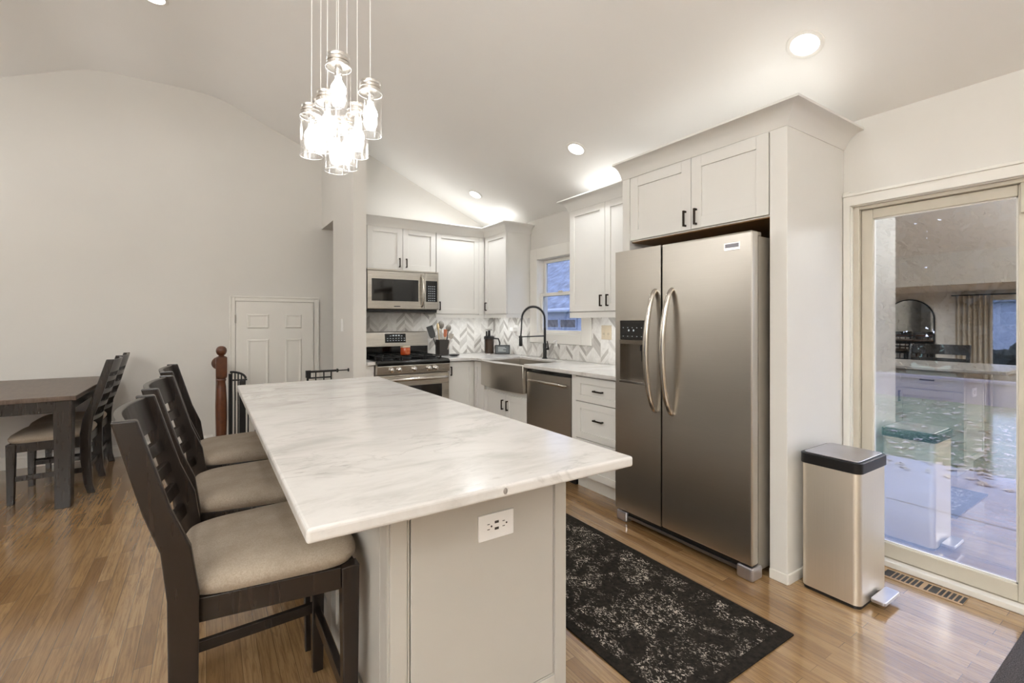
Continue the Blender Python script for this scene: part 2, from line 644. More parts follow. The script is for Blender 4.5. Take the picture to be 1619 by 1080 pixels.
def pull(parent, face, front, u, z, length=0.095, vertical=True):
    s = -1 if face == 'R' else 1
    mb = MB()
    h, t, d = length / 2, 0.0055, 0.026
    a, b = front - s * d, front - s * (d - 0.009)
    if vertical:
        mb.fb(face, a, b, u - t, u + t, z - h, z + h)
        for q in (z - h, z + h - 2 * t):
            mb.fb(face, b, front + s * 0.001, u - t, u + t, q, q + 2 * t)
    else:
        mb.fb(face, a, b, u - h, u + h, z - t, z + t)
        for q in (u - h, u + h - 2 * t):
            mb.fb(face, b, front + s * 0.001, q, q + 2 * t, z - t, z + t)
    return mb.build('handle', 'bronze', parent, 0.0015)


def door(root, face, front, u0, u1, z0, z1, mat='cab', pull_u=None, pull_z=None, name='door', rail=0.058, vertical=True):
    o = shaker(MB(), face, front, u0, u1, z0, z1, rail).build(name, mat, root, 0.0012)
    if pull_u is not None:
        pull(o, face, front, pull_u, pull_z, vertical=vertical)
    return o


# ================================================================== THE SETTING
XW = 3.03       # inner face of the window wall
YB = 5.06       # stove wall
YF = 5.87       # far wall
SL = 0.435      # ceiling slope


def zc(x):
    """ceiling height over x: two slopes and a flat collar, the breaks eased"""
    z = min(2.42 + SL * (XW - x), 3.70, 2.42 + SL * (x + 3.85))
    return z


prof = []
for i in range(0, 70):
    x = -3.95 + i * (7.10 / 69)
    z = sum(zc(x + d) for d in (-0.16, -0.08, 0, 0.08, 0.16)) / 5
    prof.append((x, z))

mb = MB()
mb.box(-3.97, 0.165, -3.2, 6.2, -0.06, 0)
mb.box(0.165, 1.15, -3.2, 4.66, -0.06, 0)
mb.box(1.15, 3.06, -3.2, 6.2, -0.06, 0)
struct(mb.build('floor', 'floor'))
mb = MB()
mb.prism_y(prof + [(x, z + 0.12) for x, z in reversed(prof)], -3.2, 6.2)
struct(mb.build('ceiling', 'ceil', smooth=True))

mb = MB()
gable = [(x, z + 0.03) for x, z in prof]
mb.prism_y([(0.20, -0.62), (0.20, -0.06), (-3.95, -0.06)] + gable + [(3.15, -0.62)], YF, YF + 0.12)
struct(mb.build('wall_far', 'wall'))
mb = MB()
mb.prism_y([(-3.95, -0.06)] + gable + [(3.15, -0.06)], -3.2, -3.08)
struct(mb.build('wall_rear', 'wall'))

# stove wall with the end of the partition beside the stairs
sub = [(1.20, zc(1.20) + 0.03), (3.15, zc(3.15) + 0.03)]
mb = MB()
mb.prism_y([(1.20, 0.0), sub[0], sub[1], (3.15, 0.0)], YB, YB + 0.12)
struct(mb.build('wall_back', 'wall'))
mb = MB()
zt0, zt1 = zc(1.142) + 0.02, zc(1.264) + 0.02
mb.prism_y([(1.142, 0.0), (1.142, zt0), (1.264, zt1), (1.264, 0.0)], 4.45, 5.27)
mb.prism_y([(1.142, 2.395), (1.142, zt0), (1.264, zt1), (1.264, 2.395)], 5.27, YF)
struct(mb.build('wall_partition', 'wall'))
# little hall beyond the partition
mb = MB()
mb.box(1.264, 2.4, 5.27, 5.275, 0, 2.395)
mb.box(2.4, 2.42, 5.18, 6.1, 0, 2.6)
struct(mb.build('wall_hall', 'wall'))
mb = MB()
mb.box(1.264, 2.4, 5.27, YF, 2.40, 2.45)
struct(mb.build('ceiling_hall', 'ceil'))

# window wall: openings for the kitchen window and the patio door
WY0, WY1, WZ0, WZ1 = 3.385, 4.125, 1.165, 1.985
DY0, DY1, DZ1 = -0.52, 1.165, 1.955
mb = MB()
xa, xb = XW, XW + 0.13
mb.box(xa, xb, -3.2, DY0, -0.1, 2.46)
mb.box(xa, xb, DY0, DY1, DZ1, 2.46)
mb.box(xa, xb, DY0, DY1, -0.12, -0.005)
mb.box(xa, xb, DY1, WY0, -0.1, 2.46)
mb.box(xa, xb, WY0, WY1, -0.1, WZ0)
mb.box(xa, xb, WY0, WY1, WZ1, 2.46)
mb.box(xa, xb, WY1, 6.2, -0.1, 2.46)
struct(mb.build('wall_right', 'wall'))

# left side: low header, then the sunken front room with its picture window
mb = MB()
mb.box(-3.97, -3.85, -3.2, 6.2, 1.90, 2.46)
mb.box(-3.97, -3.85, -3.2, -1.6, -0.55, 1.90)
mb.box(-3.97, -3.85, -1.6, 6.2, -0.55, -0.06)
mb.box(-3.97, -3.85, 5.4, 6.2, -0.06, 1.90)
struct(mb.build('wall_left', 'wall'))
mb = MB()
mb.box(-6.32, -3.97, -1.7, 6.2, -0.58, -0.5)
struct(mb.build('floor_front_room', 'floor'))
mb = MB()
mb.box(-6.32, -3.97, -1.7, 6.2, 1.90, 1.98)
struct(mb.build('ceiling_front_room', 'ceil'))
FW0, FW1, FZ0, FZ1 = 0.45, 2.55, 0.42, 1.76
mb = MB()
mb.box(-6.32, -6.2, -1.7, FW0, -0.5, 1.90)
mb.box(-6.32, -6.2, FW1, 6.2, -0.5, 1.90)
mb.box(-6.32, -6.2, FW0, FW1, -0.5, FZ0)
mb.box(-6.32, -6.2, FW0, FW1, FZ1, 1.90)
mb.box(-6.32, -3.97, -1.7, -1.62, -0.5, 1.90)
mb.box(-6.32, -3.97, 6.12, 6.2, -0.5, 1.90)
struct(mb.build('wall_front', 'wall'))

# stair landing behind the gate
mb = MB()
mb.box(0.10, 1.30, 4.60, 6.2, -0.60, -0.5)
mb.box(0.165, 1.142, 4.64, 4.66, -0.5, -0.06)
mb.box(0.145, 0.165, 4.64, 6.1, -0.5, -0.06)
mb.box(1.142, 1.16, 4.64, 6.1, -0.5, -0.001)
struct(mb.build('floor_landing', 'floor'))

# baseboards
def base_prof(h=0.11):
    return [(0, 0), (0.016, 0), (0.016, h - 0.03), (0.010, h - 0.02), (0.008, h - 0.004), (0.004, h), (0, h)]
struct(MB().sweep([(0.06, YF), (-3.85, YF)], base_prof()).build('baseboard_far', 'white'))
struct(MB().sweep([(1.264, 4.45), (1.142, 4.45), (1.142, 4.64)][::-1], [(-o, z) for o, z in base_prof()]).build('baseboard_partition', 'white'))
struct(MB().sweep([(-3.85, -1.6), (-3.85, -3.08), (3.03, -3.08), (3.03, -0.6)], base_prof()).build('baseboard_rear', 'white'))

# kitchen window -------------------------------------------------
w1 = bpy.data.objects.new('window_1', None)
C.objects.link(w1)
w1.location = (XW, 3.75, WZ0)
w1['_o'] = tuple(w1.location)
struct(w1)
mb = MB()
c0, c1 = XW - 0.020, XW + 0.004
mb.box(c0, c1, 3.255, WY0 + 0.01, 1.075, 2.095)
mb.box(c0, c1, WY1 - 0.01, 4.245, 1.075, 2.095)
mb.box(c0, c1, WY0 + 0.01, WY1 - 0.01, WZ1 - 0.01, 2.095)
mb.box(c0, c1, WY0 + 0.01, WY1 - 0.01, 1.075, WZ0 + 0.01)
mb.box(XW, XW + 0.13, WY0, WY0 + 0.012, WZ0, WZ1)
mb.box(XW, XW + 0.13, WY1 - 0.012, WY1, WZ0, WZ1)
mb.box(XW, XW + 0.13, WY0 + 0.012, WY1 - 0.012, WZ1 - 0.012, WZ1)
mb.box(XW, XW + 0.13, WY0 + 0.012, WY1 - 0.012, WZ0, WZ0 + 0.012)
mb.build('casing', 'white', w1, 0.003)


def sash(x0, x1, y0, y1, z0, z1, fr, parent):
    mb = MB()
    mb.box(x0, x1, y0, y0 + fr, z0, z1)
    mb.box(x0, x1, y1 - fr, y1, z0, z1)
    mb.box(x0, x1, y0 + fr, y1 - fr, z0, z0 + fr)
    mb.box(x0, x1, y0 + fr, y1 - fr, z1 - fr, z1)
    s = mb.build('sash', 'white', parent, 0.002)
    xm = (x0 + x1) / 2
    MB().box(xm - 0.003, xm + 0.003, y0 + fr - 0.004, y1 - fr + 0.004, z0 + fr - 0.004, z1 - fr + 0.004).build('pane', 'windowpane', s)


sash(XW + 0.072, XW + 0.102, WY0 + 0.013, WY1 - 0.013, 1.575, WZ1 - 0.013, 0.036, w1)
sash(XW + 0.030, XW + 0.060, WY0 + 0.013, WY1 - 0.013, WZ0 + 0.013, 1.61, 0.034, w1)
mb = MB()
mb.box(XW + 0.018, XW + 0.030, 3.73, 3.79, 1.606, 1.622)
mb.build('sash_lock', 'vinyl', w1)

# front room window ----------------------------------------------
w2 = bpy.data.objects.new('window_2', None)
C.objects.link(w2)
w2.location = (-6.2, 1.5, FZ0)
w2['_o'] = tuple(w2.location)
struct(w2)
mb = MB()
a, b = -6.205, -6.17
mb.box(a, b, FW0 - 0.07, FW0, FZ0 - 0.07, FZ1 + 0.07)
mb.box(a, b, FW1, FW1 + 0.07, FZ0 - 0.07, FZ1 + 0.07)
mb.box(a, b, FW0, FW1, FZ0 - 0.07, FZ0)
mb.box(a, b, FW0, FW1, FZ1, FZ1 + 0.07)
mb.build('casing', 'white', w2, 0.003)
sash(-6.28, -6.24, FW0, FW1, FZ0, FZ1, 0.05, w2)

# patio door -----------------------------------------------------
d1 = bpy.data.objects.new('door_1', None)
C.objects.link(d1)
d1.location = (XW + 0.07, 0.33, 0)
d1['_o'] = tuple(d1.location)
struct(d1)
mb = MB()
x0, x1 = XW + 0.022, XW + 0.13
mb.box(x0, x1, DY1 - 0.038, DY1, 0, DZ1)
mb.box(x0, x1, DY0, DY0 + 0.038, 0, DZ1)
mb.box(x0, x1, DY0 + 0.038, DY1 - 0.038, DZ1 - 0.030, DZ1)
mb.box(x0 + 0.02, x1, DY0 + 0.038, DY1 - 0.038, 0.0, 0.028)
mb.build('door_frame', 'vinyl', d1, 0.003)
MB().box(XW - 0.004, XW + 0.042, DY0, DY1, 0, 0.030).build('threshold', 'white', d1, 0.004)


def panel(y0, y1, x0, x1):
    mb = MB()
    st, zb, zt = 0.052, 0.030, DZ1 - 0.032
    mb.box(x0, x1, y0, y0 + st, zb, zt)
    mb.box(x0, x1, y1 - st, y1, zb, zt)
    mb.box(x0, x1, y0 + st, y1 - st, zb, zb + 0.078)
    mb.box(x0, x1, y0 + st, y1 - st, zt - 0.052, zt)
    p = mb.build('door_panel', 'vinyl', d1, 0.004)
    mb = MB()
    xm = x0 + 0.010
    g = 0.007
    mb.box(xm, xm + 0.012, y0 + st, y0 + st + g, zb + 0.078, zt - 0.052)
    mb.box(xm, xm + 0.012, y1 - st - g, y1 - st, zb + 0.078, zt - 0.052)
    mb.box(xm, xm + 0.012, y0 + st, y1 - st, zb + 0.078, zb + 0.078 + g)
    mb.box(xm, xm + 0.012, y0 + st, y1 - st, zt - 0.052 - g, zt - 0.052)
    mb.build('glazing_bead', 'white', p)
    xm = (x0 + x1) / 2
    MB().box(xm - 0.003, xm + 0.003, y0 + st - 0.004, y1 - st + 0.004, zb + 0.074, zt - 0.048).build('pane', 'pane', p)
    return p


panel(0.468, DY1 - 0.040, XW + 0.048, XW + 0.084)
p2 = panel(DY0 + 0.04, 0.530, XW + 0.088, XW + 0.124)
MB().box(XW + 0.030, XW + 0.048, 0.474, 0.510, 1.79, 1.93).build('latch_block', 'vinyl', d1, 0.004)

# casing around the patio door
mb = MB()
cas = [(0, 0)]
for y0, y1, z0, z1 in ((DY1 - 0.008, DY1 + 0.024, 0, DZ1 + 0.072), (DY0 - 0.06, DY0 + 0.008, 0, DZ1 + 0.072)):
    mb.box(XW - 0.020, XW + 0.003, y0, y1, z0, z1)
mb.box(XW - 0.020, XW + 0.003, DY0, DY1, DZ1 - 0.008, DZ1 + 0.062)
mb.box(XW - 0.028, XW + 0.003, DY0 - 0.06, DY1 + 0.024, DZ1 + 0.044, DZ1 + 0.058)
mb.box(XW, XW + 0.024, DY0, DY1, DZ1 - 0.012, DZ1)
mb.box(XW, XW + 0.024, DY1 - 0.012, DY1, 0, DZ1)
struct(mb.build('trim_1', 'white', None, 0.003))

# stair door -----------------------------------------------------
d2 = bpy.data.objects.new('door_2', None)
C.objects.link(d2)
d2.location = (0.68, YF - 0.02, -0.5)
d2['_o'] = tuple(d2.location)
struct(d2)
leaf = MB()
lx0, lx1 = 0.265, 1.047
yd = YF - 0.030
leaf.box(lx0, lx1, yd, YF - 0.002, -0.49, 1.521)
dl = leaf.build('door_leaf', 'white', d2, 0.002)
mb = MB()
for (a, b) in ((0.371, 0.582), (0.746, 0.919)):
    for (z0, z1) in ((1.228, 1.386), (0.48, 1.108), (-0.36, 0.36)):
        o = [(a, z0), (b, z0), (b, z1), (a, z1)]
        i1 = [(a + 0.012, z0 + 0.012), (b - 0.012, z0 + 0.012), (b - 0.012, z1 - 0.012), (a + 0.012, z1 - 0.012)]
        i2 = [(a + 0.03, z0 + 0.03), (b - 0.03, z0 + 0.03), (b - 0.03, z1 - 0.03), (a + 0.03, z1 - 0.03)]
        vs = [(x, yd - 0.001, z) for x, z in o] + [(x, yd - 0.010, z) for x, z in i1] + [(x, yd - 0.006, z) for x, z in i2]
        fs = [(k, (k + 1) % 4, 4 + (k + 1) % 4, 4 + k) for k in range(4)] + [(4 + k, 4 + (k + 1) % 4, 8 + (k + 1) % 4, 8 + k) for k in range(4)] + [(8, 9, 10, 11)]
        mb.add(vs, fs)
mb.build('raised_panels', 'white', dl)
mb = MB()
for z in (1.33, 0.5, -0.3):
    mb.lathe([(0.007, 0), (0.007, 0.09)], (lx0 - 0.004, yd - 0.006, z - 0.045), seg=10)
mb.build('hinge', 'chrome', d2)
mb = MB()
for (a, b, z0, z1) in ((0.204, lx0 - 0.006, -0.5, 1.581), (lx1 + 0.006, 1.110, -0.5, 1.581), (lx0 - 0.006, lx1 + 0.006, 1.527, 1.581)):
    mb.box(a, b, YF - 0.018, YF, z0, z1)
mb.box(0.204, 0.222, YF - 0.026, YF - 0.018, -0.5, 1.581)
mb.box(0.222, 1.110, YF - 0.026, YF - 0.018, 1.565, 1.581)
mb.box(1.093, 1.110, YF - 0.026, YF - 0.018, -0.5, 1.565)
mb.build('door_casing', 'white', d2, 0.003)

# ================================================================== CABINETS
CZ = 2.285
crown_cove = [(0.0, CZ - 0.012), (0.006, CZ - 0.012), (0.010, CZ), (0.018, CZ + 0.024), (0.034, CZ + 0.048), (0.056, CZ + 0.066), (0.080, CZ + 0.076), (0.080, CZ + 0.086), (0.0, CZ + 0.086)]

# stove wall uppers
yf = 4.72
t = thing('upper_cabinet', 'white two-door upper cabinet above the microwave', 'cabinet', (1.72, YB, 1.84))
MB().box(1.266, 2.095, yf + 0.021, YB - 0.002, 1.836, CZ).build('cabinet_box', 'cab', t, 0.002)
MB().box(1.266, 1.345, yf + 0.002, yf + 0.021, 1.836, CZ).build('filler_strip', 'cab', t)
door(t, 'Y', yf, 1.349, 1.718, 1.842, CZ - 0.006, pull_u=1.683, pull_z=1.915)
door(t, 'Y', yf, 1.722, 2.092, 1.842, CZ - 0.006, pull_u=1.757, pull_z=1.915)

t = thing('upper_cabinet', 'white single-door upper cabinet right of the microwave, above the utensil crock', 'cabinet', (2.4, YB, 1.39))
MB().box(2.097, 3.028, yf + 0.021, YB - 0.002, 1.385, CZ).build('cabinet_box', 'cab', t, 0.002)
MB().box(2.63, 2.699, yf + 0.002, yf + 0.021, 1.385, CZ).build('filler_strip', 'cab', t)
door(t, 'Y', yf, 2.101, 2.628, 1.389, CZ - 0.006, pull_u=2.136, pull_z=1.475)
MB().box(2.097, 2.70, yf + 0.004, yf + 0.024, 1.345, 1.384).build('light_rail', 'cab', t)

t = thing('upper_cabinet', 'white narrow upper cabinet in the corner left of the kitchen window', 'cabinet', (XW, 4.48, 1.39))
MB().box(2.721, 3.028, 4.252, 4.738, 1.385, CZ).build('cabinet_box', 'cab', t, 0.002)
door(t, 'X', 2.70, 4.255, 4.70, 1.389, CZ - 0.006, pull_u=4.668, pull_z=1.475)
MB().box(2.704, 2.724, 4.252, 4.742, 1.345, 1.384).box(2.724, 3.028, 4.252, 4.272, 1.345, 1.384).build('light_rail', 'cab', t)

tag(MB().sweep([(3.028, 4.252), (2.70, 4.252), (2.70, yf), (1.266, yf)], crown_cove).build('crown_moulding', 'cab', smooth=True),
    'white cove crown along the cabinets over the stove and corner', 'crown moulding')

# right of the window
t = thing('upper_cabinet', 'white two-door upper cabinet between the kitchen window and the refrigerator', 'cabinet', (XW, 2.75, 1.39))
MB().box(2.721, 3.028, 2.290, 3.20, 1.385, CZ).build('cabinet_box', 'cab', t, 0.002)
door(t, 'X', 2.70, 2.762, 3.197, 1.389, CZ - 0.006, pull_u=2.797, pull_z=1.475)
door(t, 'X', 2.70, 2.323, 2.758, 1.389, CZ - 0.006, pull_u=2.723, pull_z=1.475)
MB().box(2.704, 2.724, 2.290, 3.20, 1.335, 1.384).box(2.724, 3.009, 3.18, 3.20, 1.335, 1.384).build('light_rail', 'cab', t)
tag(MB().sweep([(2.70, 2.290), (2.70, 3.20), (3.028, 3.20)], crown_cove).build('crown_moulding', 'cab', smooth=True),
    'white cove crown on the cabinet between window and refrigerator', 'crown moulding')

# refrigerator surround
FX = 2.405
t = thing('refrigerator_surround', 'white tall surround with two-door cabinet built over the refrigerator', 'cabinet', (FX, 1.74, 0))
mb = MB()
mb.box(FX, 3.028, 1.192, 1.278, 0.0, 2.30)
mb.build('side_panel', 'cab', t, 0.002)
mb = MB()
mb.box(FX - 0.010, FX, 1.186, 1.276, 0.0, 0.05)
mb.box(FX, 3.028, 1.182, 1.192, 0.0, 0.05)
mb.build('shoe_moulding', 'white', t, 0.003)
MB().box(FX, 3.028, 2.222, 2.286, 0.0, 2.30).build('side_panel', 'cab', t, 0.002)
MB().box(FX + 0.021, 3.028, 1.279, 2.221, 1.842, 2.30).build('cabinet_box', 'cab', t, 0.001)
MB().box(FX + 0.022, 3.02, 1.280, 2.220, 1.836, 1.842).build('underside', 'rawwood', t)
door(t, 'X', FX + 0.004, 1.286, 1.742, 1.850, 2.272, pull_u=1.708, pull_z=1.918, rail=0.066)
door(t, 'X', FX + 0.004, 1.746, 2.219, 1.850, 2.272, pull_u=1.781, pull_z=1.918, rail=0.066)
fc = [(0.0, 2.272), (0.004, 2.272), (0.010, 2.284), (0.020, 2.306), (0.040, 2.332), (0.068, 2.350), (0.098, 2.356), (0.098, 2.368), (0.0, 2.368)]
MB().sweep([(3.028, 1.192), (FX, 1.192), (FX, 2.288)], fc).build('crown', 'cab', t, smooth=True)

# base cabinets, window wall
t = thing('drawer_cabinet', 'white three-drawer base cabinet between the dishwasher and the refrigerator', 'cabinet', (2.7, 2.55, 0))
MB().box(2.441, 3.028, 2.290, 2.842, 0.105, 0.888).build('cabinet_box', 'cab', t, 0.001)
MB().box(2.49, 3.028, 2.290, 2.842, 0.0, 0.104).build('toe_kick', 'white', t)
for z0, z1 in ((0.690, 0.876), (0.405, 0.684), (0.120, 0.399)):
    door(t, 'X', 2.42, 2.296, 2.790, z0, z1, pull_u=2.535, pull_z=(z0 + z1) / 2 + (0.0 if z1 > 0.8 else 0.02), name='drawer', rail=0.05, vertical=False)
MB().box(2.424, 2.441, 2.793, 2.842, 0.105, 0.888).build('filler_strip', 'cab', t)

t = thing('sink_cabinet', 'white two-door cabinet below the farmhouse sink', 'cabinet', (2.7, 3.85, 0))
MB().box(2.441, 3.028, 3.462, 4.228, 0.105, 0.645).build('cabinet_box', 'cab', t, 0.001)
MB().box(2.49, 3.028, 3.462, 4.228, 0.0, 0.104).build('toe_kick', 'white', t)
door(t, 'X', 2.42, 3.465, 3.818, 0.12, 0.60, pull_u=3.778, pull_z=0.495)
door(t, 'X', 2.42, 3.822, 4.226, 0.12, 0.60, pull_u=3.862, pull_z=0.495)

t = thing('corner_cabinet', 'white corner base cabinet between the stove and the sink', 'cabinet', (2.4, 4.7, 0))
MB().box(2.105, 3.028, 4.441 + 0.03, 5.05, 0.105, 0.888).box(2.441, 3.028, 4.231, 4.4705, 0.105, 0.888).build('cabinet_box', 'cab', t, 0.001)
MB().box(2.105, 3.028, 4.54, 5.05, 0.0, 0.104).box(2.49, 3.028, 4.231, 4.54, 0.0, 0.104).build('toe_kick', 'white', t)
door(t, 'Y', 4.45, 2.108, 2.417, 0.12, 0.878, pull_u=2.142, pull_z=0.785)
door(t, 'X', 2.42, 4.234, 4.448, 0.12, 0.878)

t = thing('filler_cabinet', 'white narrow base filler left of the stove', 'cabinet', (1.3, 4.7, 0))
MB().box(1.266, 1.340, 4.46, 5.05, 0.0, 0.888).build('cabinet_box', 'cab', t, 0.002)
MB().box(1.265, 1.342, 4.41, 5.05, 0.889, 0.92).build('counter_strip', 'marble', t, 0.003)

# countertop on the L
poly = [(2.385, 2.292), (3.008, 2.292), (3.008, 5.040), (2.102, 5.040), (2.102, 4.41), (2.30, 4.41), (2.345, 4.40), (2.372, 4.372), (2.385, 4.33), (2.385, 4.232), (2.87, 4.232), (2.87, 3.460), (2.385, 3.460)]
tag(MB().prism(poly, 0.889, 0.920).build('countertop', 'marble', None, 0.004),
    'white marble countertop running from the stove round the corner past the sink', 'countertop')

# backsplash tile
tag(MB().box(1.266, 3.028, YB - 0.0125, YB - 0.0005, 0.921, 1.40).build('backsplash', 'chevx'), 'chevron marble tile backsplash behind the stove', 'backsplash')
mb = MB()
mb.box(XW - 0.0125, XW - 0.0005, 2.29, 3.253, 0.921, 1.384)
mb.box(XW - 0.0125, XW - 0.0005, 3.253, 4.247, 0.921, 1.073)
mb.box(XW - 0.0125, XW - 0.0005, 4.247, YB - 0.013, 0.921, 1.384)
tag(mb.build('backsplash', 'chevy'), 'chevron marble tile backsplash around and below the kitchen window', 'backsplash')

# ================================================================== REFRIGERATOR
t = thing('refrigerator', 'stainless steel side-by-side refrigerator with water dispenser and curved handles', 'refrigerator', (2.6, 1.75, 0))
fy0, fy1, fsp = 1.288, 2.212, 1.842
fx = 2.262
MB().box(fx + 0.078, 2.98, fy0 + 0.012, fy1 - 0.012, 0.035, 1.735).build('body', 'steelside', t, 0.004)
MB().box(fx + 0.058, fx + 0.078, fy0 + 0.02, fy1 - 0.02, 0.09, 1.735).build('gasket', 'black', t)


def fdoor(y0, y1, hole=None):
    """door shell with rounded vertical edges; hole = (y0,y1,z0,z1) leaves the dispenser recess open"""
    mb = MB()
    z0, z1 = 0.082, 1.757
    xb_ = fx + 0.058
    if hole is None:
        mb.box(fx, xb_, y0, y1, z0, z1)
    else:
        a, b, c, d = hole
        mb.box(fx, xb_, y0, y1, z0, c)
        mb.box(fx, xb_, y0, y1, d, z1)
        mb.box(fx, xb_, y0, a, c, d)
        mb.box(fx, xb_, b, y1, c, d)
        mb.box(xb_ - 0.004, xb_, a, b, c, d)
    return mb


# right door and left door
rd = fdoor(fy0, fsp - 0.003).build('door', 'steel', t, 0.010, seg=3)
hz0, hz1 = 0.915, 1.310
# the freezer door is one bevelled slab with the dispenser cut by a boolean-free frame: four strips butted together
ld = fdoor(fsp + 0.003, fy1, (1.950, 2.172, hz0, hz1)).build('door', 'steel', t, 0.0)
mb = MB()
mb.box(fx - 0.001, fx + 0.006, 1.952, 2.170, 1.185, 1.308)
mb.build('dispenser_display', 'blackgloss', ld, 0.001)
dsp = [o_ for o_ in ld.children if o_.name.startswith('dispenser_display')][0]
for i in range(5):
    for j in (0, 1):
        MB().box(fx - 0.0015, fx - 0.0005, 2.142 - i * 0.038 - 0.003, 2.142 - i * 0.038 + 0.004, 1.206 + j * 0.055, 1.210 + j * 0.055).build('display_mark', 'display', dsp)
for y in (2.05, 2.09):
    MB().box(fx - 0.0015, fx - 0.0005, y, y + 0.011, 1.24, 1.252).build('display_mark', 'display', dsp)
mb = MB()
mb.box(fx - 0.003, fx + 0.03, 1.950, 2.172, 1.158, 1.184)
mb.box(fx + 0.044, fx + 0.053, 1.951, 2.171, hz0, 1.158)
mb.box(fx - 0.001, fx + 0.044, 2.166, 2.172, hz0, 1.158)
mb.box(fx - 0.001, fx + 0.044, 1.950, 1.956, hz0, 1.158)
mb.build('dispenser_recess', 'recess', ld)
MB().box(fx - 0.007, fx + 0.044, 1.948, 2.174, hz0 - 0.006, hz0 + 0.010).build('drip_tray', 'chrome', ld, 0.002)
mb = MB()
mb.lathe([(0.020, 0), (0.020, 0.03), (0.012, 0.04)], (fx + 0.024, 2.0, 1.118), seg=14)
mb.box(fx + 0.030, fx + 0.042, 1.985, 2.02, 1.05, 1.115)
mb.build('dispenser_paddle', 'black', ld, 0.002)


def fhandle(parent, y, ytop):
    pts, rs = [], []
    n = 26
    for i in range(n + 1):
        u = i / n
        z = 0.770 + (1.480 - 0.770) * u
        bow = math.sin(PI * u) ** 0.62
        pts.append((fx - 0.012 - 0.062 * bow, y + (ytop - y) * 0 + 0.012 * math.sin(PI * u) * (1 if y > fsp else 1), z))
        rs.append(0.0125 + 0.004 * math.sin(PI * u))
    pts.insert(0, (fx + 0.004, y, 0.762))
    rs.insert(0, 0.0125)
    pts.append((fx + 0.004, y, 1.490))
    rs.append(0.0125)
    MB().tube(pts, rs, 12, flat=1.2).build('handle', 'chrome_brushed', parent, smooth=True)


M['chrome_brushed'] = m_steel('brushed_handle_steel', (205, 199, 190), 0.18, 'z')
fhandle(rd, 1.765, 0)
fhandle(ld, 1.885, 0)
mb = MB()
mb.box(fx - 0.004, fx + 0.001, 1.350, 1.436, 1.668, 1.708)
bd = mb.build('badge', 'chrome', rd, 0.001)
MB().box(fx - 0.005, fx - 0.003, 1.356, 1.430, 1.682, 1.702).build('badge_plate', 'darksteel', bd)
for y in (fy0 + 0.022, fy1 - 0.075):
    MB().box(fx + 0.060, fx + 0.125, y, y + 0.053, 1.7355, 1.762).build('hinge_cover', 'steelside', t, 0.006)
MB().box(fx + 0.03, fx + 0.06, fy0 + 0.03, fy1 - 0.03, 0.022, 0.078).build('toe_grille', 'black', t, 0.004)
for y in (fy0 + 0.045, fy1 - 0.045):
    MB().box(fx + 0.006, fx + 0.10, y - 0.045, y + 0.045, 0.0, 0.07).build('foot_cover', 'lidsteel', t, 0.014, seg=3)
MB().box(fx + 0.018, fx + 0.03, fy0 + 0.09, fy1 - 0.09, 0.030, 0.050).build('toe_trim', 'darksteel', t, 0.003)

# ================================================================== DISHWASHER
t = thing('dishwasher', 'stainless steel dishwasher between the sink and the white drawers', 'dishwasher', (2.7, 3.15, 0))
MB().box(2.445, 3.0, 2.848, 3.456, 0.10, 0.884).build('tub', 'black', t)
dd = MB().box(2.415, 2.446, 2.850, 3.454, 0.125, 0.852).build('door', 'steel', t, 0.004)
MB().box(2.425, 2.446, 2.850, 3.454, 0.855, 0.880).build('control_strip', 'blackgloss', t, 0.002)
pts = [(2.412, 2.895, 0.782), (2.388, 2.905, 0.784), (2.378, 2.95, 0.787), (2.370, 3.15, 0.790), (2.378, 3.355, 0.787), (2.388, 3.40, 0.784), (2.412, 3.41, 0.782)]
MB().tube(pts, 0.013, 10).build('handle', 'chrome_brushed', dd, smooth=True)
MB().box(2.47, 3.0, 2.85, 3.454, 0.0, 0.10).build('toe_kick', 'black', t)

# ================================================================== SINK, FAUCET
t = thing('farmhouse_sink', 'stainless steel apron-front farmhouse sink with bowed front', 'sink', (2.6, 3.85, 0.65))
arc = []
for i in range(17):
    u = i / 16
    arc.append((2.378 - 0.045 * math.sin(PI * u), 3.463 + (4.229 - 3.463) * u))
mb = MB().prism([(2.44, 3.463)] + arc + [(2.44, 4.229)], 0.652, 0.905)
mb.build('apron', 'steel_soft', t, 0.006, smooth=True) if 'steel_soft' in M else mb.build('apron', 'steel', t, 0.005, smooth=True)
mb = MB()
mb.box(2.44, 2.862, 3.464, 3.480, 0.66, 0.905)
mb.box(2.44, 2.862, 4.212, 4.228, 0.66, 0.905)
mb.box(2.846, 2.862, 3.480, 4.212, 0.66, 0.905)
mb.box(2.44, 2.862, 3.480, 4.212, 0.652, 0.668)
mb.build('basin', 'steel', t, 0.003)
mb = MB()
mb.lathe([(0.045, 0), (0.045, 0.004), (0.03, 0.006)], (2.65, 3.85, 0.668))
for i in range(9):
    mb.tube([(2.47, 3.50 + i * 0.085, 0.69), (2.83, 3.50 + i * 0.085, 0.69)], 0.003, 6)
mb.tube([(2.47, 3.5, 0.694), (2.47, 4.18, 0.694)], 0.003, 6).tube([(2.83, 3.5, 0.694), (2.83, 4.18, 0.694)], 0.003, 6)
mb.build('drain_grid', 'chrome', t)

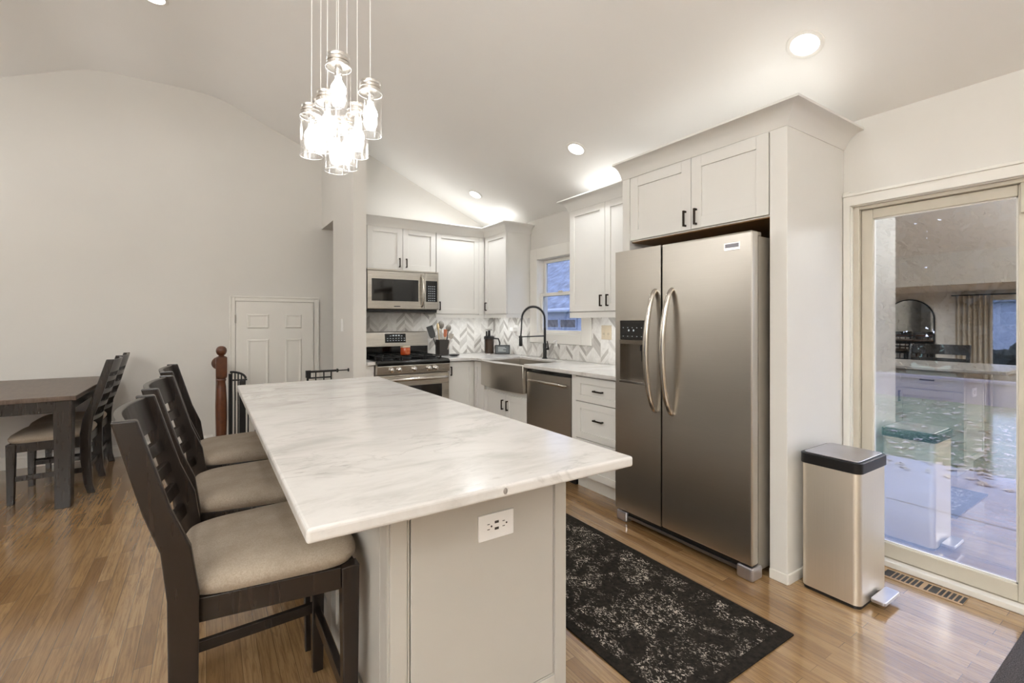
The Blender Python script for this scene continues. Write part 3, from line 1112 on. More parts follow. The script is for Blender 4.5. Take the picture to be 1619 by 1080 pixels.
t = thing('kitchen_faucet', 'black spring pull-down faucet behind the sink', 'faucet', (2.935, 3.87, 0.92))
bx_, by_ = 2.935, 3.87
MB().lathe([(0.028, 0), (0.028, 0.006), (0.019, 0.012), (0.019, 0.15), (0.016, 0.16)], (bx_, by_, 0.92)).build('base', 'black', t, smooth=True)
MB().tube([(bx_, by_, 1.07), (bx_, by_, 1.24)], 0.0125, 14).build('riser', 'black', t, smooth=True)
pts = [(bx_, by_, 1.235)]
R_, zt = 0.135, 1.32
for i in range(15):
    a = PI * i / 14
    pts.append((bx_ - 0.145 + 0.145 * math.cos(a), by_, zt + R_ * math.sin(a)))
pts.append((bx_ - 0.295, by_, 1.22))
pts.append((bx_ - 0.302, by_, 1.15))
MB().tube(pts, 0.0075, 10).build('hose', 'black', t, smooth=True)
# spring around the hose
P_ = [Vector(p) for p in pts[:-2]]
seglen = [0]
for i in range(1, len(P_)): seglen.append(seglen[-1] + (P_[i] - P_[i - 1]).length)
coil = []
turns = 34
for k in range(turns * 8 + 1):
    s = seglen[-1] * k / (turns * 8)
    i = max(1, next((j for j in range(len(seglen)) if seglen[j] >= s - 1e-9), len(seglen) - 1))
    f_ = (s - seglen[i - 1]) / max(1e-9, seglen[i] - seglen[i - 1])
    p = P_[i - 1].lerp(P_[i], f_)
    d = (P_[i] - P_[i - 1]).normalized()
    n1 = Vector((0, 1, 0))
    n2 = d.cross(n1)
    a = 2 * PI * k / 8
    coil.append(p + (n1 * math.cos(a) + n2 * math.sin(a)) * 0.0125)
MB().tube(coil, 0.0022, 5).build('spring', 'black', t, smooth=True)
MB().lathe([(0.010, 0.0), (0.014, -0.02), (0.017, -0.035), (0.018, -0.10), (0.014, -0.108)], (bx_ - 0.302, by_, 1.165)).build('spray_head', 'black', t, smooth=True)
MB().tube([(bx_, by_, 1.155), (bx_ - 0.295, by_, 1.150)], 0.006, 8).lathe([(0.02, -0.008), (0.02, 0.008)], (bx_ - 0.302, by_, 1.15)).build('support_arm', 'black', t, smooth=True)
MB().tube([(bx_, by_ - 0.018, 1.02), (bx_ + 0.005, by_ - 0.05, 1.022), (bx_ - 0.005, by_ - 0.06, 1.06), (bx_ - 0.02, by_ - 0.065, 1.105)], [0.013, 0.012, 0.006, 0.005], 10).build('lever', 'black', t, smooth=True)

t = thing('soap_bottle', 'clear glass soap bottle with pale pump beside the faucet', 'bottle', (2.95, 3.70, 0.92))
MB().lathe([(0.030, 0.0), (0.033, 0.01), (0.033, 0.09), (0.028, 0.11), (0.012, 0.125), (0.012, 0.135)], (2.95, 3.70, 0.921)).build('glass_body', 'bottle', t, smooth=True)
MB().lathe([(0.013, 0), (0.013, 0.02), (0.005, 0.024), (0.005, 0.05), (0.010, 0.052), (0.010, 0.06)], (2.95, 3.70, 1.055)).tube([(2.95, 3.70, 1.110), (2.91, 3.70, 1.105)], 0.005, 8).build('pump', 'plate', t, smooth=True)

# ================================================================== RANGE
t = thing('gas_range', 'stainless steel gas range with black cooktop and five knobs', 'stove', (1.72, 4.7, 0))
rx0, rx1 = 1.347, 2.096
MB().box(rx0, rx1, 4.43, 5.03, 0.03, 0.905).build('body', 'steelside', t)
MB().box(rx0 + 0.02, rx1 - 0.02, 4.46, 5.0, 0.0, 0.03).build('plinth', 'black', t)
mb = MB()
mb.prism_x([(4.375, 0.875), (4.40, 0.905), (4.97, 0.905), (4.97, 0.925), (4.40, 0.925), (4.372, 0.905)], rx0 - 0.001, rx1 + 0.001)
mb.build('cooktop', 'blackgloss', t, 0.005)
cp = MB()
cp.prism_x([(4.382, 0.795), (4.43, 0.795), (4.43, 0.905), (4.395, 0.905), (4.374, 0.875)], rx0, rx1)
cpo = cp.build('control_panel', 'steelx', t, 0.003)
for kx in (1.482, 1.556, 1.710, 1.864, 1.938):
    kb = MB().lathe([(0.026, 0), (0.026, -0.006), (0.021, -0.010), (0.019, -0.034), (0.014, -0.038)], (kx, 4.377, 0.838), 'y', 18).build('knob', 'chrome', cpo, smooth=True)
od = MB()
od.box(rx0 + 0.003, rx1 - 0.003, 4.385, 4.43, 0.19, 0.785)
odo = od.build('oven_door', 'steelx', t, 0.005)
MB().box(rx0 + 0.085, rx1 - 0.085, 4.380, 4.386, 0.30, 0.675).build('oven_window', 'oven', odo, 0.003)
MB().tube([(rx0 + 0.03, 4.386, 0.742), (rx0 + 0.04, 4.350, 0.742), (rx0 + 0.07, 4.338, 0.742), (rx1 - 0.07, 4.338, 0.742), (rx1 - 0.04, 4.350, 0.742), (rx1 - 0.03, 4.386, 0.742)], 0.015, 12).build('handle', 'chrome_brushed', odo, smooth=True)
MB().box(rx0 + 0.003, rx1 - 0.003, 4.39, 4.43, 0.04, 0.18).build('storage_drawer', 'steelx', t, 0.004)
MB().box(rx0, rx1, 4.955, 5.045, 0.925, 1.045).build('splash_guard', 'blackgloss', t, 0.003)
bg = MB()
bg.prism_x([(4.925, 1.035), (4.945, 1.185), (4.965, 1.195), (5.045, 1.195), (5.045, 1.035)], rx0 - 0.006, rx1 - 0.004)
bgo = bg.build('backguard', 'steelx', t, 0.004, smooth=False)
yy = lambda z: 4.925 + (z - 1.035) / 0.15 * 0.02
dp = MB()
vs = [(1.60, yy(1.075) - 0.002, 1.075), (1.832, yy(1.075) - 0.002, 1.075), (1.832, yy(1.172) - 0.002, 1.172), (1.60, yy(1.172) - 0.002, 1.172)]
dp.add(vs + [(x, y + 0.01, z) for x, y, z in vs], [(0, 1, 2, 3), (7, 6, 5, 4), (0, 4, 5, 1), (1, 5, 6, 2), (2, 6, 7, 3), (3, 7, 4, 0)])
dpo = dp.build('clock_panel', 'blackgloss', bgo)
mb = MB()
for i in range(7):
    for j, z in enumerate((1.095, 1.118, 1.145)):
        if j == 2 and i in (0, 6): continue
        x = 1.622 + i * 0.031
        MB().box(x, x + (0.018 if j == 2 else 0.012), yy(z) - 0.004, yy(z) - 0.0015, z, z + (0.014 if j == 2 and 2 <= i <= 4 else 0.006)).build('clock_mark', 'display', dpo)
# burners + grates
gx = [(1.345 + 0.06, 1.60), (1.60, 1.845), (1.845, 2.096 - 0.06)]
for (bx2, by2, br_) in ((1.49, 4.53, 0.045), (1.49, 4.80, 0.038), (1.72, 4.67, 0.055), (1.955, 4.53, 0.05), (1.955, 4.80, 0.036)):
    MB().lathe([(br_ + 0.015, 0), (br_ + 0.012, 0.006), (br_, 0.010), (br_, 0.020), (br_ - 0.008, 0.024)], (bx2, by2, 0.925), seg=20).build('burner', 'blackiron', t, smooth=True)
for (a, b) in gx:
    mb = MB()
    a2, b2 = a + 0.006, b - 0.006
    z = 0.958
    for y in (4.44, 4.67, 4.92):
        mb.box(a2, b2, y - 0.006, y + 0.006, z - 0.010, z)
    for x in (a2 + 0.006, (a2 + b2) / 2, b2 - 0.006):
        mb.box(x - 0.006, x + 0.006, 4.44, 4.92, z - 0.008, z + 0.002)
    for x in (a2 + 0.006, b2 - 0.006):
        for y in (4.445, 4.67, 4.915):
            mb.box(x - 0.007, x + 0.007, y - 0.007, y + 0.007, 0.925, z)
    mb.build('grate', 'blackiron', t, 0.002)

# candle on the stove
t = thing('candle_jar', 'small orange glass candle jar standing on the stove grate', 'candle', (1.72, 4.66, 0.96))
MB().lathe([(0.046, 0), (0.050, 0.006), (0.050, 0.074), (0.046, 0.080)], (1.725, 4.66, 0.9605)).build('jar', 'orange', t, smooth=True)
MB().lathe([(0.0505, 0), (0.0505, 0.014), (0.047, 0.018)], (1.725, 4.66, 1.036)).build('lid', 'beigeplate', t, smooth=True)
mb = MB()
vs = []
for i in range(9):
    a = -PI / 2 - 0.62 + 1.24 * i / 8 + 0.30
    vs.append((1.725 + 0.0508 * math.cos(a), 4.66 + 0.0508 * math.sin(a)))
for i in range(8):
    mb.add([(*vs[i], 0.972), (*vs[i + 1], 0.972), (*vs[i + 1], 1.026), (*vs[i], 1.026)], [(0, 1, 2, 3)])
lb = mb.build('paper_label', 'paleorange', t)
mb = MB()
for (i0, i1, z0, z1) in ((2, 3, 0.985, 1.012), (3, 5, 1.006, 1.012), (4, 5, 0.990, 1.012), (5, 6, 0.985, 1.012), (2, 6, 0.985, 0.990)):
    a, b = vs[i0], vs[i1]
    k = 1.002
    f2 = lambda p: (1.725 + (p[0] - 1.725) * 1.004, 4.66 + (p[1] - 4.66) * 1.004)
    mb.add([(*f2(a), z0), (*f2(b), z0), (*f2(b), z1), (*f2(a), z1)], [(0, 1, 2, 3)])
mb.build('printed_mark', 'orange', lb)

# ================================================================== MICROWAVE
t = thing('microwave', 'stainless steel over-range microwave with dark window and keypad', 'microwave', (1.71, YB, 1.42))
mx0, mx1, my = 1.330, 2.092, 4.645
MB().box(mx0 + 0.004, mx1 - 0.002, my + 0.03, YB - 0.014, 1.425, 1.834).build('body', 'steelside', t, 0.003)
md = MB().box(mx0, 1.935, my, my + 0.03, 1.432, 1.815).build('door', 'steelx', t, 0.004)
MB().box(1.372, 1.862, my - 0.003, my + 0.002, 1.512, 1.735).build('window', 'oven', md, 0.002)
pts = [(1.898, my + 0.004, 1.462), (1.900, my - 0.028, 1.475), (1.903, my - 0.042, 1.53), (1.905, my - 0.048, 1.625), (1.903, my - 0.042, 1.72), (1.900, my - 0.028, 1.775), (1.898, my + 0.004, 1.790)]
MB().tube(pts, 0.013, 10).build('handle', 'chrome_brushed', md, smooth=True)
MB().box(1.60, 1.665, my - 0.002, my + 0.002, 1.454, 1.463).build('name_badge', 'slot', md)
mk = MB().box(1.938, mx1, my, my + 0.03, 1.432, 1.815).build('keypad_frame', 'steelx', t, 0.004)
kp = MB().box(1.945, 2.075, my - 0.003, my + 0.002, 1.512, 1.735).build('keypad', 'blackgloss', mk, 0.001)
mb = MB()
for i in range(4):
    for j in range(7):
        mb.box(1.972 + i * 0.022, 1.983 + i * 0.022, my - 0.0045, my - 0.003, 1.522 + j * 0.025, 1.530 + j * 0.025)
mb.build('keypad_mark', 'display', kp)
mb = MB()
mb.box(mx0, mx1, my + 0.002, my + 0.03, 1.817, 1.835)
mb.build('vent_grille', 'steelx', t, 0.003)
MB().box(mx0 + 0.01, mx1 - 0.01, my + 0.02, YB - 0.02, 1.404, 1.428).build('hood_base', 'black', t, 0.004)

# ================================================================== COUNTER THINGS
t = thing('utensil_crock', 'square charcoal utensil crock right of the stove', 'crock', (2.237, 4.87, 0.92))
cx_, cy_ = 2.237, 4.87
mb = MB()
w_ = 0.058
mb.box(cx_ - w_, cx_ + w_, cy_ - w_, cy_ + w_, 0.921, 0.932)
for (x0, x1, y0, y1) in ((-w_, w_, -w_, -w_ + 0.007), (-w_, w_, w_ - 0.007, w_), (-w_, -w_ + 0.007, -w_ + 0.007, w_ - 0.007), (w_ - 0.007, w_, -w_ + 0.007, w_ - 0.007)):
    mb.box(cx_ + x0, cx_ + x1, cy_ + y0, cy_ + y1, 0.932, 1.10)
mb.build('crock_body', 'crock', t, 0.002)


def utensil(name, label, mat, hmat, base, top, head, group='utensils in the charcoal crock'):
    """handle from base to top, and a head: (kind, width, length)"""
    r = thing(name, label, 'utensil', base, group)
    b, p = Vector(base), Vector(top)
    d = (p - b).normalized()
    kind, wd, ln = head
    MB().tube([b, p], 0.006, 8).build('handle', hmat, r, smooth=True)
    side = Vector((0.84, -0.54, 0))
    side = (side - d * side.dot(d)).normalized()
    nn = d.cross(side)
    mb = MB()
    if kind == 'spoon':
        vs, fs = [], []
        for i in range(9):
            u = i / 8
            hw = wd / 2 * math.sqrt(max(0.02, 1 - (2 * u - 1) ** 2))
            for j in range(5):
                s = (j / 2 - 1)
                vs.append(p + d * (u * ln) + side * (hw * s) + nn * (-0.012 * (1 - s * s) * math.sin(PI * u)))
        o = len(vs)
        vs += [v + nn * 0.003 for v in vs]
        for i in range(8):
            for j in range(4):
                q = i * 5 + j
                fs += [(q, q + 1, q + 6, q + 5), (o + q, o + q + 5, o + q + 6, o + q + 1)]
        rim = [j for j in range(5)] + [i * 5 + 4 for i in range(1, 9)] + [40 + j for j in (3, 2, 1, 0)] + [i * 5 for i in range(7, 0, -1)]
        for k in range(len(rim)):
            a, c = rim[k], rim[(k + 1) % len(rim)]
            fs.append((a, c, o + c, o + a))
        mb.add(vs, fs)
    else:
        pr = [(-0.35, 0), (0.35, 0), (0.5, 0.25), (0.5, 1), (-0.5, 1), (-0.5, 0.25)]
        vs = [p + side * (x * wd) + d * (y * ln) + nn * 0.003 for x, y in pr] + [p + side * (x * wd) + d * (y * ln) - nn * 0.003 for x, y in pr]
        fs = [tuple(range(6)), tuple(range(11, 5, -1))] + [(k, (k + 1) % 6, 6 + (k + 1) % 6, 6 + k) for k in range(6)]
        mb.add(vs, fs)
    mb.build('head', mat, r, smooth=(kind == 'spoon'))


utensil('turner', 'black turner at the left of the utensil crock', 'black', 'black', (2.200, 4.88, 0.935), (2.150, 4.92, 1.12), ('flat', 0.075, 0.14))
utensil('spoon', 'pale wooden spoon leaning left in the utensil crock', 'spoonwood', 'spoonwood', (2.215, 4.86, 0.935), (2.190, 4.87, 1.20), ('spoon', 0.030, 0.09))
utensil('ladle', 'large grey ladle standing tallest in the utensil crock', 'spoongrey', 'chrome', (2.240, 4.86, 0.935), (2.222, 4.86, 1.22), ('spoon', 0.066, 0.095))
utensil('spatula', 'terracotta spatula in the middle of the utensil crock', 'terracotta', 'spoonwood', (2.250, 4.84, 0.935), (2.255, 4.83, 1.13), ('flat', 0.038, 0.085))
utensil('slotted_spoon', 'dark grey slotted spoon at the right of the utensil crock', 'spoongrey', 'black', (2.265, 4.86, 0.935), (2.300, 4.85, 1.19), ('spoon', 0.058, 0.085))
utensil('whisk', 'short steel masher lowest at the right of the utensil crock', 'chrome', 'chrome', (2.268, 4.825, 0.935), (2.305, 4.80, 1.11), ('flat', 0.05, 0.06))
mb = MB().lathe([(0.035, 0), (0.060, 0.010), (0.064, 0.018), (0.058, 0.016), (0.032, 0.006)], (2.30, 4.70, 0.921), seg=24)
tag(mb.build('spoon_rest', 'black', smooth=True), 'small round black spoon rest in front of the utensil crock', 'dish')

t = thing('french_press', 'dark coffee press on the counter in the tiled corner', 'coffee maker', (2.80, 4.78, 0.92))
c_ = (2.80, 4.78, 0.921)
MB().lathe([(0.066, 0), (0.066, 0.006), (0.060, 0.010)], c_).build('base', 'chrome', t, smooth=True)
MB().lathe([(0.056, 0.010), (0.057, 0.175)], c_).build('carafe', 'coffee', t, smooth=True)
MB().lathe([(0.062, 0.175), (0.062, 0.205), (0.050, 0.215)], c_).build('lid', 'black', t, smooth=True)
mb = MB().tube([(c_[0], c_[1], 1.13), (c_[0], c_[1], 1.20)], 0.016, 12).tube([(c_[0] - 0.035, c_[1], 1.13), (c_[0] - 0.035, c_[1], 1.19)], 0.010, 10)
mb.build('plunger_post', 'black', t, smooth=True)
MB().lathe([(0.045, 0), (0.048, 0.006), (0.03, 0.014)], (c_[0] - 0.01, c_[1], 1.20)).build('plunger_cap', 'chrome', t, smooth=True)
MB().tube([(c_[0] + 0.05, c_[1] - 0.03, 1.105), (c_[0] + 0.095, c_[1] - 0.055, 1.10), (c_[0] + 0.11, c_[1] - 0.062, 1.05), (c_[0] + 0.10, c_[1] - 0.058, 0.98)], 0.009, 10, flat=1.4).build('handle', 'black', t, smooth=True)

t = thing('smart_display', 'small tilted smart screen with pale base right of the coffee press', 'display', (2.93, 4.64, 0.92))
ang = math.atan2(-0.53, 0.848)


def rotp(u, d, z):
    """local: u to the right seen from the room, d towards the wall"""
    ca, sa = 0.848, -0.53
    return (2.885 + u * ca + d * 0.53, 4.620 + u * sa + d * 0.848, 0.921 + z)


def rbox(u0, u1, d0, d1, z0, z1, lean):
    pts = []
    for z in (z0, z1):
        for (u, d) in ((u0, d0), (u1, d0), (u1, d1), (u0, d1)):
            pts.append(rotp(u, d + z * lean, z))
    return pts, [(0, 3, 2, 1), (4, 5, 6, 7), (0, 1, 5, 4), (1, 2, 6, 5), (2, 3, 7, 6), (3, 0, 4, 7)]


MB().add(*rbox(-0.088, 0.088, 0, 0.010, 0.004, 0.108, 0.35)).build('bezel', 'black', t, 0.002)
so = MB().add(*rbox(-0.076, 0.076, -0.0015, 0.002, 0.016, 0.098, 0.35)).build('screen', 'screen', t)
mb = MB()
for k, (a, b) in enumerate(((-0.05, 0.03), (-0.05, 0.045), (-0.05, 0.01), (-0.05, 0.04))):
    z = 0.078 - k * 0.014
    mb.add(*rbox(a, b, -0.0022, -0.0014, z, z + 0.006, 0.35))
mb.build('screen_text', 'screentext', so)
MB().add(*rbox(-0.07, 0.098, 0.044, 0.070, 0, 0.085, 0.1)).build('stand', 'plate', t, 0.008)


def outlet(name, label, cat, face, plane, u, z, w, h, mat='plate', kind='outlet'):
    r = thing(name, label, cat, (plane, u, z) if face == 'X' else (u, plane, z))
    p = MB().fb(face, plane - 0.006, plane, u - w / 2, u + w / 2, z - h / 2, z + h / 2).build('plate', mat, r, 0.002)
    return r, p


# outlet on the backsplash right of the window
r, p = outlet('wall_outlet', 'beige double wall plate on the tile left of the refrigerator', 'outlet', 'X', XW - 0.012, 3.06, 1.205, 0.125, 0.128, 'beigeplate')
mb = MB()
for u in (3.03, 3.09):
    mb.fb('X', XW - 0.0205, XW - 0.018, u - 0.017, u + 0.017, 1.165, 1.245)
mb.build('rocker', 'beigeplate', r, 0.001)
mb = MB()
for u in (3.03, 3.09):
    for z in (1.185, 1.195):
        mb.fb('X', XW - 0.0212, XW - 0.0204, u - 0.010, u - 0.004, z, z + 0.004)
        mb.fb('X', XW - 0.0212, XW - 0.0204, u + 0.004, u + 0.010, z, z + 0.004)
mb.build('slot', 'slot', r)
r, p = outlet('wall_outlet', 'white outlet with plugged-in adapter on the tile left of the faucet', 'outlet', 'X', XW - 0.012, 4.53, 1.205, 0.075, 0.115)
MB().fb('X', XW - 0.075, XW - 0.018, 4.505, 4.575, 1.185, 1.235).build('adapter', 'plate', r, 0.006)
MB().tube([(XW - 0.05, 4.52, 1.186), (XW - 0.05, 4.50, 1.14), (XW - 0.04, 4.46, 1.12)], 0.0025, 6).build('cord', 'plate', r)

# light switch on the partition (its left face looks to -X)
r, p = outlet('light_switch', 'white rocker light switch on the partition beside the stair opening', 'switch', 'X', 1.142, 4.86, 1.268, 0.075, 0.125)
MB().fb('X', 1.132, 1.136, 4.843, 4.877, 1.235, 1.30).build('rocker', 'plate', r, 0.001)

# ================================================================== ISLAND
ix0, ix1, iy0, iy1 = 0.398, 0.985, 1.184, 3.06
t = thing('kitchen_island', 'greige painted island cabinet under the white marble slab', 'island', (0.69, 2.1, 0))
MB().box(ix0 + 0.012, ix1 - 0.020, iy0 + 0.012, iy1, 0.115, 0.882).build('carcass', 'isl', t)
MB().box(ix0 + 0.05, ix1 - 0.08, iy0 + 0.06, iy1 - 0.05, 0.0, 0.114).build('toe_kick', 'isl', t)
# end panel facing the camera: stiles, rail, sunk bead and flat field
mb = MB()
mb.box(ix0, ix0 + 0.046, iy0, iy0 + 0.012, 0.115, 0.882)
mb.box(ix1 - 0.046, ix1, iy0, iy0 + 0.012, 0.115, 0.882)
mb.box(ix0 + 0.046, ix1 - 0.046, iy0, iy0 + 0.012, 0.115, 0.165)
ep = mb.build('end_panel', 'isl', t, 0.002)
MB().box(ix0 + 0.056, ix1 - 0.054, iy0 + 0.0, iy0 + 0.011, 0.175, 0.880).build('panel_field', 'isl', ep, 0.002)
mb = MB()
mb.box(ix0 + 0.0475, ix0 + 0.0525, iy0 + 0.002, iy0 + 0.012, 0.166, 0.882)
mb.box(ix1 - 0.0510, ix1 - 0.0475, iy0 + 0.002, iy0 + 0.012, 0.166, 0.882)
mb.box(ix0 + 0.0525, ix1 - 0.051, iy0 + 0.002, iy0 + 0.012, 0.1665, 0.172)
mb.build('bead', 'isl', ep, 0.001)
# post at the seating corner and flat back panels
mb = MB()
mb.box(ix0 - 0.003, ix0 + 0.012, iy0 + 0.014, iy0 + 0.030, 0.115, 0.882)
mb.box(ix0 - 0.001, ix0 + 0.012, iy0 + 0.034, iy0 + 0.085, 0.115, 0.882)
mb.build('corner_post', 'isl', t, 0.002)
mb = MB()
n_ = 3
y0 = iy0 + 0.088
span = (iy1 - y0) / n_
for k in range(n_):
    shaker(mb, 'X', ix0, y0 + k * span + 0.002, y0 + (k + 1) * span - 0.002, 0.115, 0.882, 0.07, 0.012, 0.007)
mb.build('back_panel', 'isl', t, 0.0015)
# fronts on the aisle side
ya = iy0 + 0.004
ws = [(ya, ya + 0.46), (ya + 0.464, ya + 0.92), (ya + 0.924, ya + 1.38), (ya + 1.384, iy1 - 0.004)]
for a, b in ws:
    door(t, 'R', ix1 + 0.001, a, b, 0.720, 0.876, 'isl', (a + b) / 2, 0.80, 'drawer', 0.045, False)
    door(t, 'R', ix1 + 0.001, a, b, 0.120, 0.714, 'isl', b - 0.04, 0.64, 'door')
MB().box(ix1 - 0.0195, ix1 - 0.019, iy0 + 0.014, iy1, 0.115, 0.882).build('face_shadow_gap', 'isl', t)

tag(MB().prism([(0.155, 0.934), (1.027, 0.934), (1.020, 3.300), (0.155, 3.300)], 0.8845, 0.914).build('island_countertop', 'marble', None, 0.007, seg=3),
    'large white marble island slab overhanging the stools', 'countertop')
tag(MB().sphere((0.592, 0.9375, 0.900), 0.007, 12, 8, 1.3).build('countertop_nick', 'chip'), 'tiny dark chip in the near edge of the island slab', 'mark')

t = thing('wall_outlet', 'white horizontal outlet with charging ports on the island end', 'outlet', (0.715, iy0, 0.70))
op = MB().box(0.655, 0.776, iy0 - 0.006, iy0, 0.663, 0.738).build('plate', 'plate', t, 0.002)
mb = MB()
for u in (0.690, 0.742):
    mb.box(u - 0.0055, u - 0.0040, iy0 - 0.0066, iy0 - 0.0058, 0.704, 0.712) if False else None
    mb.box(u - 0.006, u + 0.002, iy0 - 0.0066, iy0 - 0.0058, 0.7085, 0.7105)
    mb.box(u - 0.006, u + 0.002, iy0 - 0.0066, iy0 - 0.0058, 0.6935, 0.6955)
    mb.lathe([(0.0028, 0), (0.0028, 0.0008)], (u + 0.008, iy0 - 0.0066, 0.702), 'y', 10)
mb.box(0.709, 0.723, iy0 - 0.0066, iy0 - 0.0058, 0.708, 0.715)
mb.box(0.709, 0.723, iy0 - 0.0066, iy0 - 0.0058, 0.689, 0.696)
mb.build('slot', 'slot', op)

# ================================================================== CHAIRS
def cushion(z0, z1, x0, x1, wb, wf, rb, parent):
    """upholstered seat, trapezoid plan with soft corners and a domed top"""
    n = 40
    def ring(inset, z):
        pts = []
        for k in range(n):
            a = 2 * PI * k / n
            ca, sa = math.cos(a), math.sin(a)
            e = 0.34
            u = math.copysign(abs(ca) ** e, ca)
            v = math.copysign(abs(sa) ** e, sa)
            hx = (x1 - x0) / 2 - inset
            x = (x0 + x1) / 2 + hx * u
            f = (x - x0) / (x1 - x0)
            hw = (wb + (wf - wb) * f) / 2 - inset
            pts.append((x, hw * v, z))
        return pts
    h = z1 - z0
    rings = [ring(0.012, z0), ring(0.001, z0 + 0.25 * h), ring(0.0, z0 + 0.45 * h), ring(0.010, z0 + 0.70 * h), ring(0.034, z0 + 0.86 * h), ring(0.085, z0 + 0.96 * h), ring(0.14, z1)]
    vs = [p for r in rings for p in r]
    fs = []
    for i in range(len(rings) - 1):
        for k in range(n):
            k2 = (k + 1) % n
            fs.append((i * n + k, i * n + k2, (i + 1) * n + k2, (i + 1) * n + k))
    fs.append(tuple(range(n - 1, -1, -1)))
    fs.append(tuple(range((len(rings) - 1) * n, len(rings) * n)))
    return MB().add(vs, fs).build('seat_cushion', 'fabric', parent, smooth=True)


def make_chair(name, label, cat, seat, H, group, stretch):
    """ladder-back chair facing +X, origin on the floor below the seat's middle"""
    t = thing(name, label, cat, (0, 0, 0), group)
    wb, wf = 0.435, 0.515
    xb, xf = -0.205, 0.205
    rail_t = seat - 0.055
    lean = 0.115 * (H - seat) / 0.42
    # back posts: sabre foot, straight at the seat, leaning above
    for s in (-1, 1):
        y = s * (wb / 2 + 0.008)
        keys = [(-0.225, 0, 0.046), (-0.205, 0.16 * seat, 0.050), (-0.190, 0.55 * seat, 0.060), (-0.190, seat - 0.03, 0.066), (-0.205, seat + 0.09, 0.062), (-0.190 - 0.45 * lean, seat + 0.45 * (H - seat), 0.056), (-0.190 - lean, H, 0.048)]
        front = [(x + w / 2, z) for x, z, w in keys]
        back = [(x - w / 2, z) for x, z, w in keys]
        MB().prism_y(front + back[::-1], y - 0.013, y + 0.013).build('leg', 'espresso', t, 0.004)
    for s in (-1, 1):
        y = s * (wf / 2 - 0.022)
        MB().add([(xf - 0.018, y - 0.018, 0), (xf + 0.018, y - 0.018, 0), (xf + 0.018, y + 0.018, 0), (xf - 0.018, y + 0.018, 0),
                  (xf - 0.026, y - 0.022, rail_t), (xf + 0.024, y - 0.022, rail_t), (xf + 0.024, y + 0.022, rail_t), (xf - 0.026, y + 0.022, rail_t)],
                 [(0, 3, 2, 1), (4, 5, 6, 7), (0, 1, 5, 4), (1, 2, 6, 5), (2, 3, 7, 6), (3, 0, 4, 7)]).build('leg', 'espresso', t, 0.003)
    # aprons
    mb = MB()
    ap0 = rail_t - 0.062
    for s in (-1, 1):
        mb.prism([(-0.165, s * (wb / 2 - 0.010)), (xf - 0.026, s * (wf / 2 - 0.008)), (xf - 0.026, s * (wf / 2 - 0.030)), (-0.165, s * (wb / 2 - 0.030))], ap0, rail_t)
    mb.box(xf - 0.004, xf + 0.018, -wf / 2 + 0.044, wf / 2 - 0.044, ap0, rail_t)
    mb.box(-0.200, -0.178, -wb / 2 + 0.006, wb / 2 - 0.006, ap0, rail_t)
    mb.build('apron', 'espresso', t, 0.002)
    # stretchers
    zs = 0.235 if stretch else 0.18
    for s in (-1, 1):
        MB().bar((-0.175, s * (wb / 2 - 0.002), zs), (xf - 0.015, s * (wf / 2 - 0.022), zs), 0.036, 0.018).build('stretcher', 'espresso', t, 0.002)
    if stretch:
        MB().box(xf - 0.014, xf + 0.008, -wf / 2 + 0.038, wf / 2 - 0.038, 0.195, 0.240).build('foot_rail', 'espresso', t, 0.003)
    MB().box(-0.200, -0.182, -wb / 2 + 0.006, wb / 2 - 0.006, zs - 0.02, zs + 0.018).build('stretcher', 'espresso', t, 0.002)
    cushion(rail_t + 0.001, seat + 0.012, -0.205, 0.240, wb - 0.006, wf + 0.012, 0.04, t)
    # ladder back: crest and slats, hollow towards the sitter
    def slat(nm, z0, z1):
        vs, fs = [], []
        n = 12
        for i in range(n + 1):
            u = i / n
            y = (2 * u - 1) * (wb / 2 - 0.003)
            bow = 0.030 * math.sin(PI * u)
            for z in (z0, z1):
                k = (z - seat) / (H - seat)
                xc = -0.196 - lean * max(0, k) - bow
                for dx in (-0.009, 0.009):
                    vs.append((xc + dx, y, z))
        for i in range(n):
            a, b = 4 * i, 4 * i + 4
            fs += [(a, a + 2, b + 2, b), (a + 1, b + 1, b + 3, a + 3), (a, b, b + 1, a + 1), (a + 2, a + 3, b + 3, b + 2)]
        fs += [(0, 1, 3, 2), (4 * n, 4 * n + 2, 4 * n + 3, 4 * n + 1)]
        MB().add(vs, fs).build(nm, 'espresso', t, 0.003)
    span = H - seat
    slat('crest_rail', H - 0.105, H - 0.004)
    for k in range(4):
        zt_ = H - 0.105 - 0.036 - k * ((span - 0.105) / 4.35)
        slat('slat', zt_ - 0.036, zt_)
    return t


GS = 'counter stools along the island'
st = make_chair('counter_stool', 'dark wood counter stool nearest the camera with taupe seat', 'stool', 0.655, 1.070, GS, True)
st.location = (0.143, 1.632, 0)
s2 = copy_tree(st)
s2.location = (0.150, 2.245, 0)
s2.rotation_euler = (0, 0, math.radians(-2.5))
s2['label'] = 'middle of the three dark wood counter stools with taupe seats'
s3 = copy_tree(st)
s3.location = (0.148, 2.915, 0)
s3['label'] = 'dark wood counter stool farthest along the island, next to the newel post'

GD = 'dining chairs on the near side of the table'
dc = make_chair('dining_chair', 'dark wood dining chair nearest the camera, tucked under the brown table', 'chair', 0.485, 1.010, GD, False)
dc.location = (-0.955, 4.955, 0)
dc.rotation_euler = (0, 0, PI)
d2c = copy_tree(dc)
d2c.location = (-0.965, 5.482, 0)
d2c['label'] = 'dark wood dining chair at the table end by the far wall'

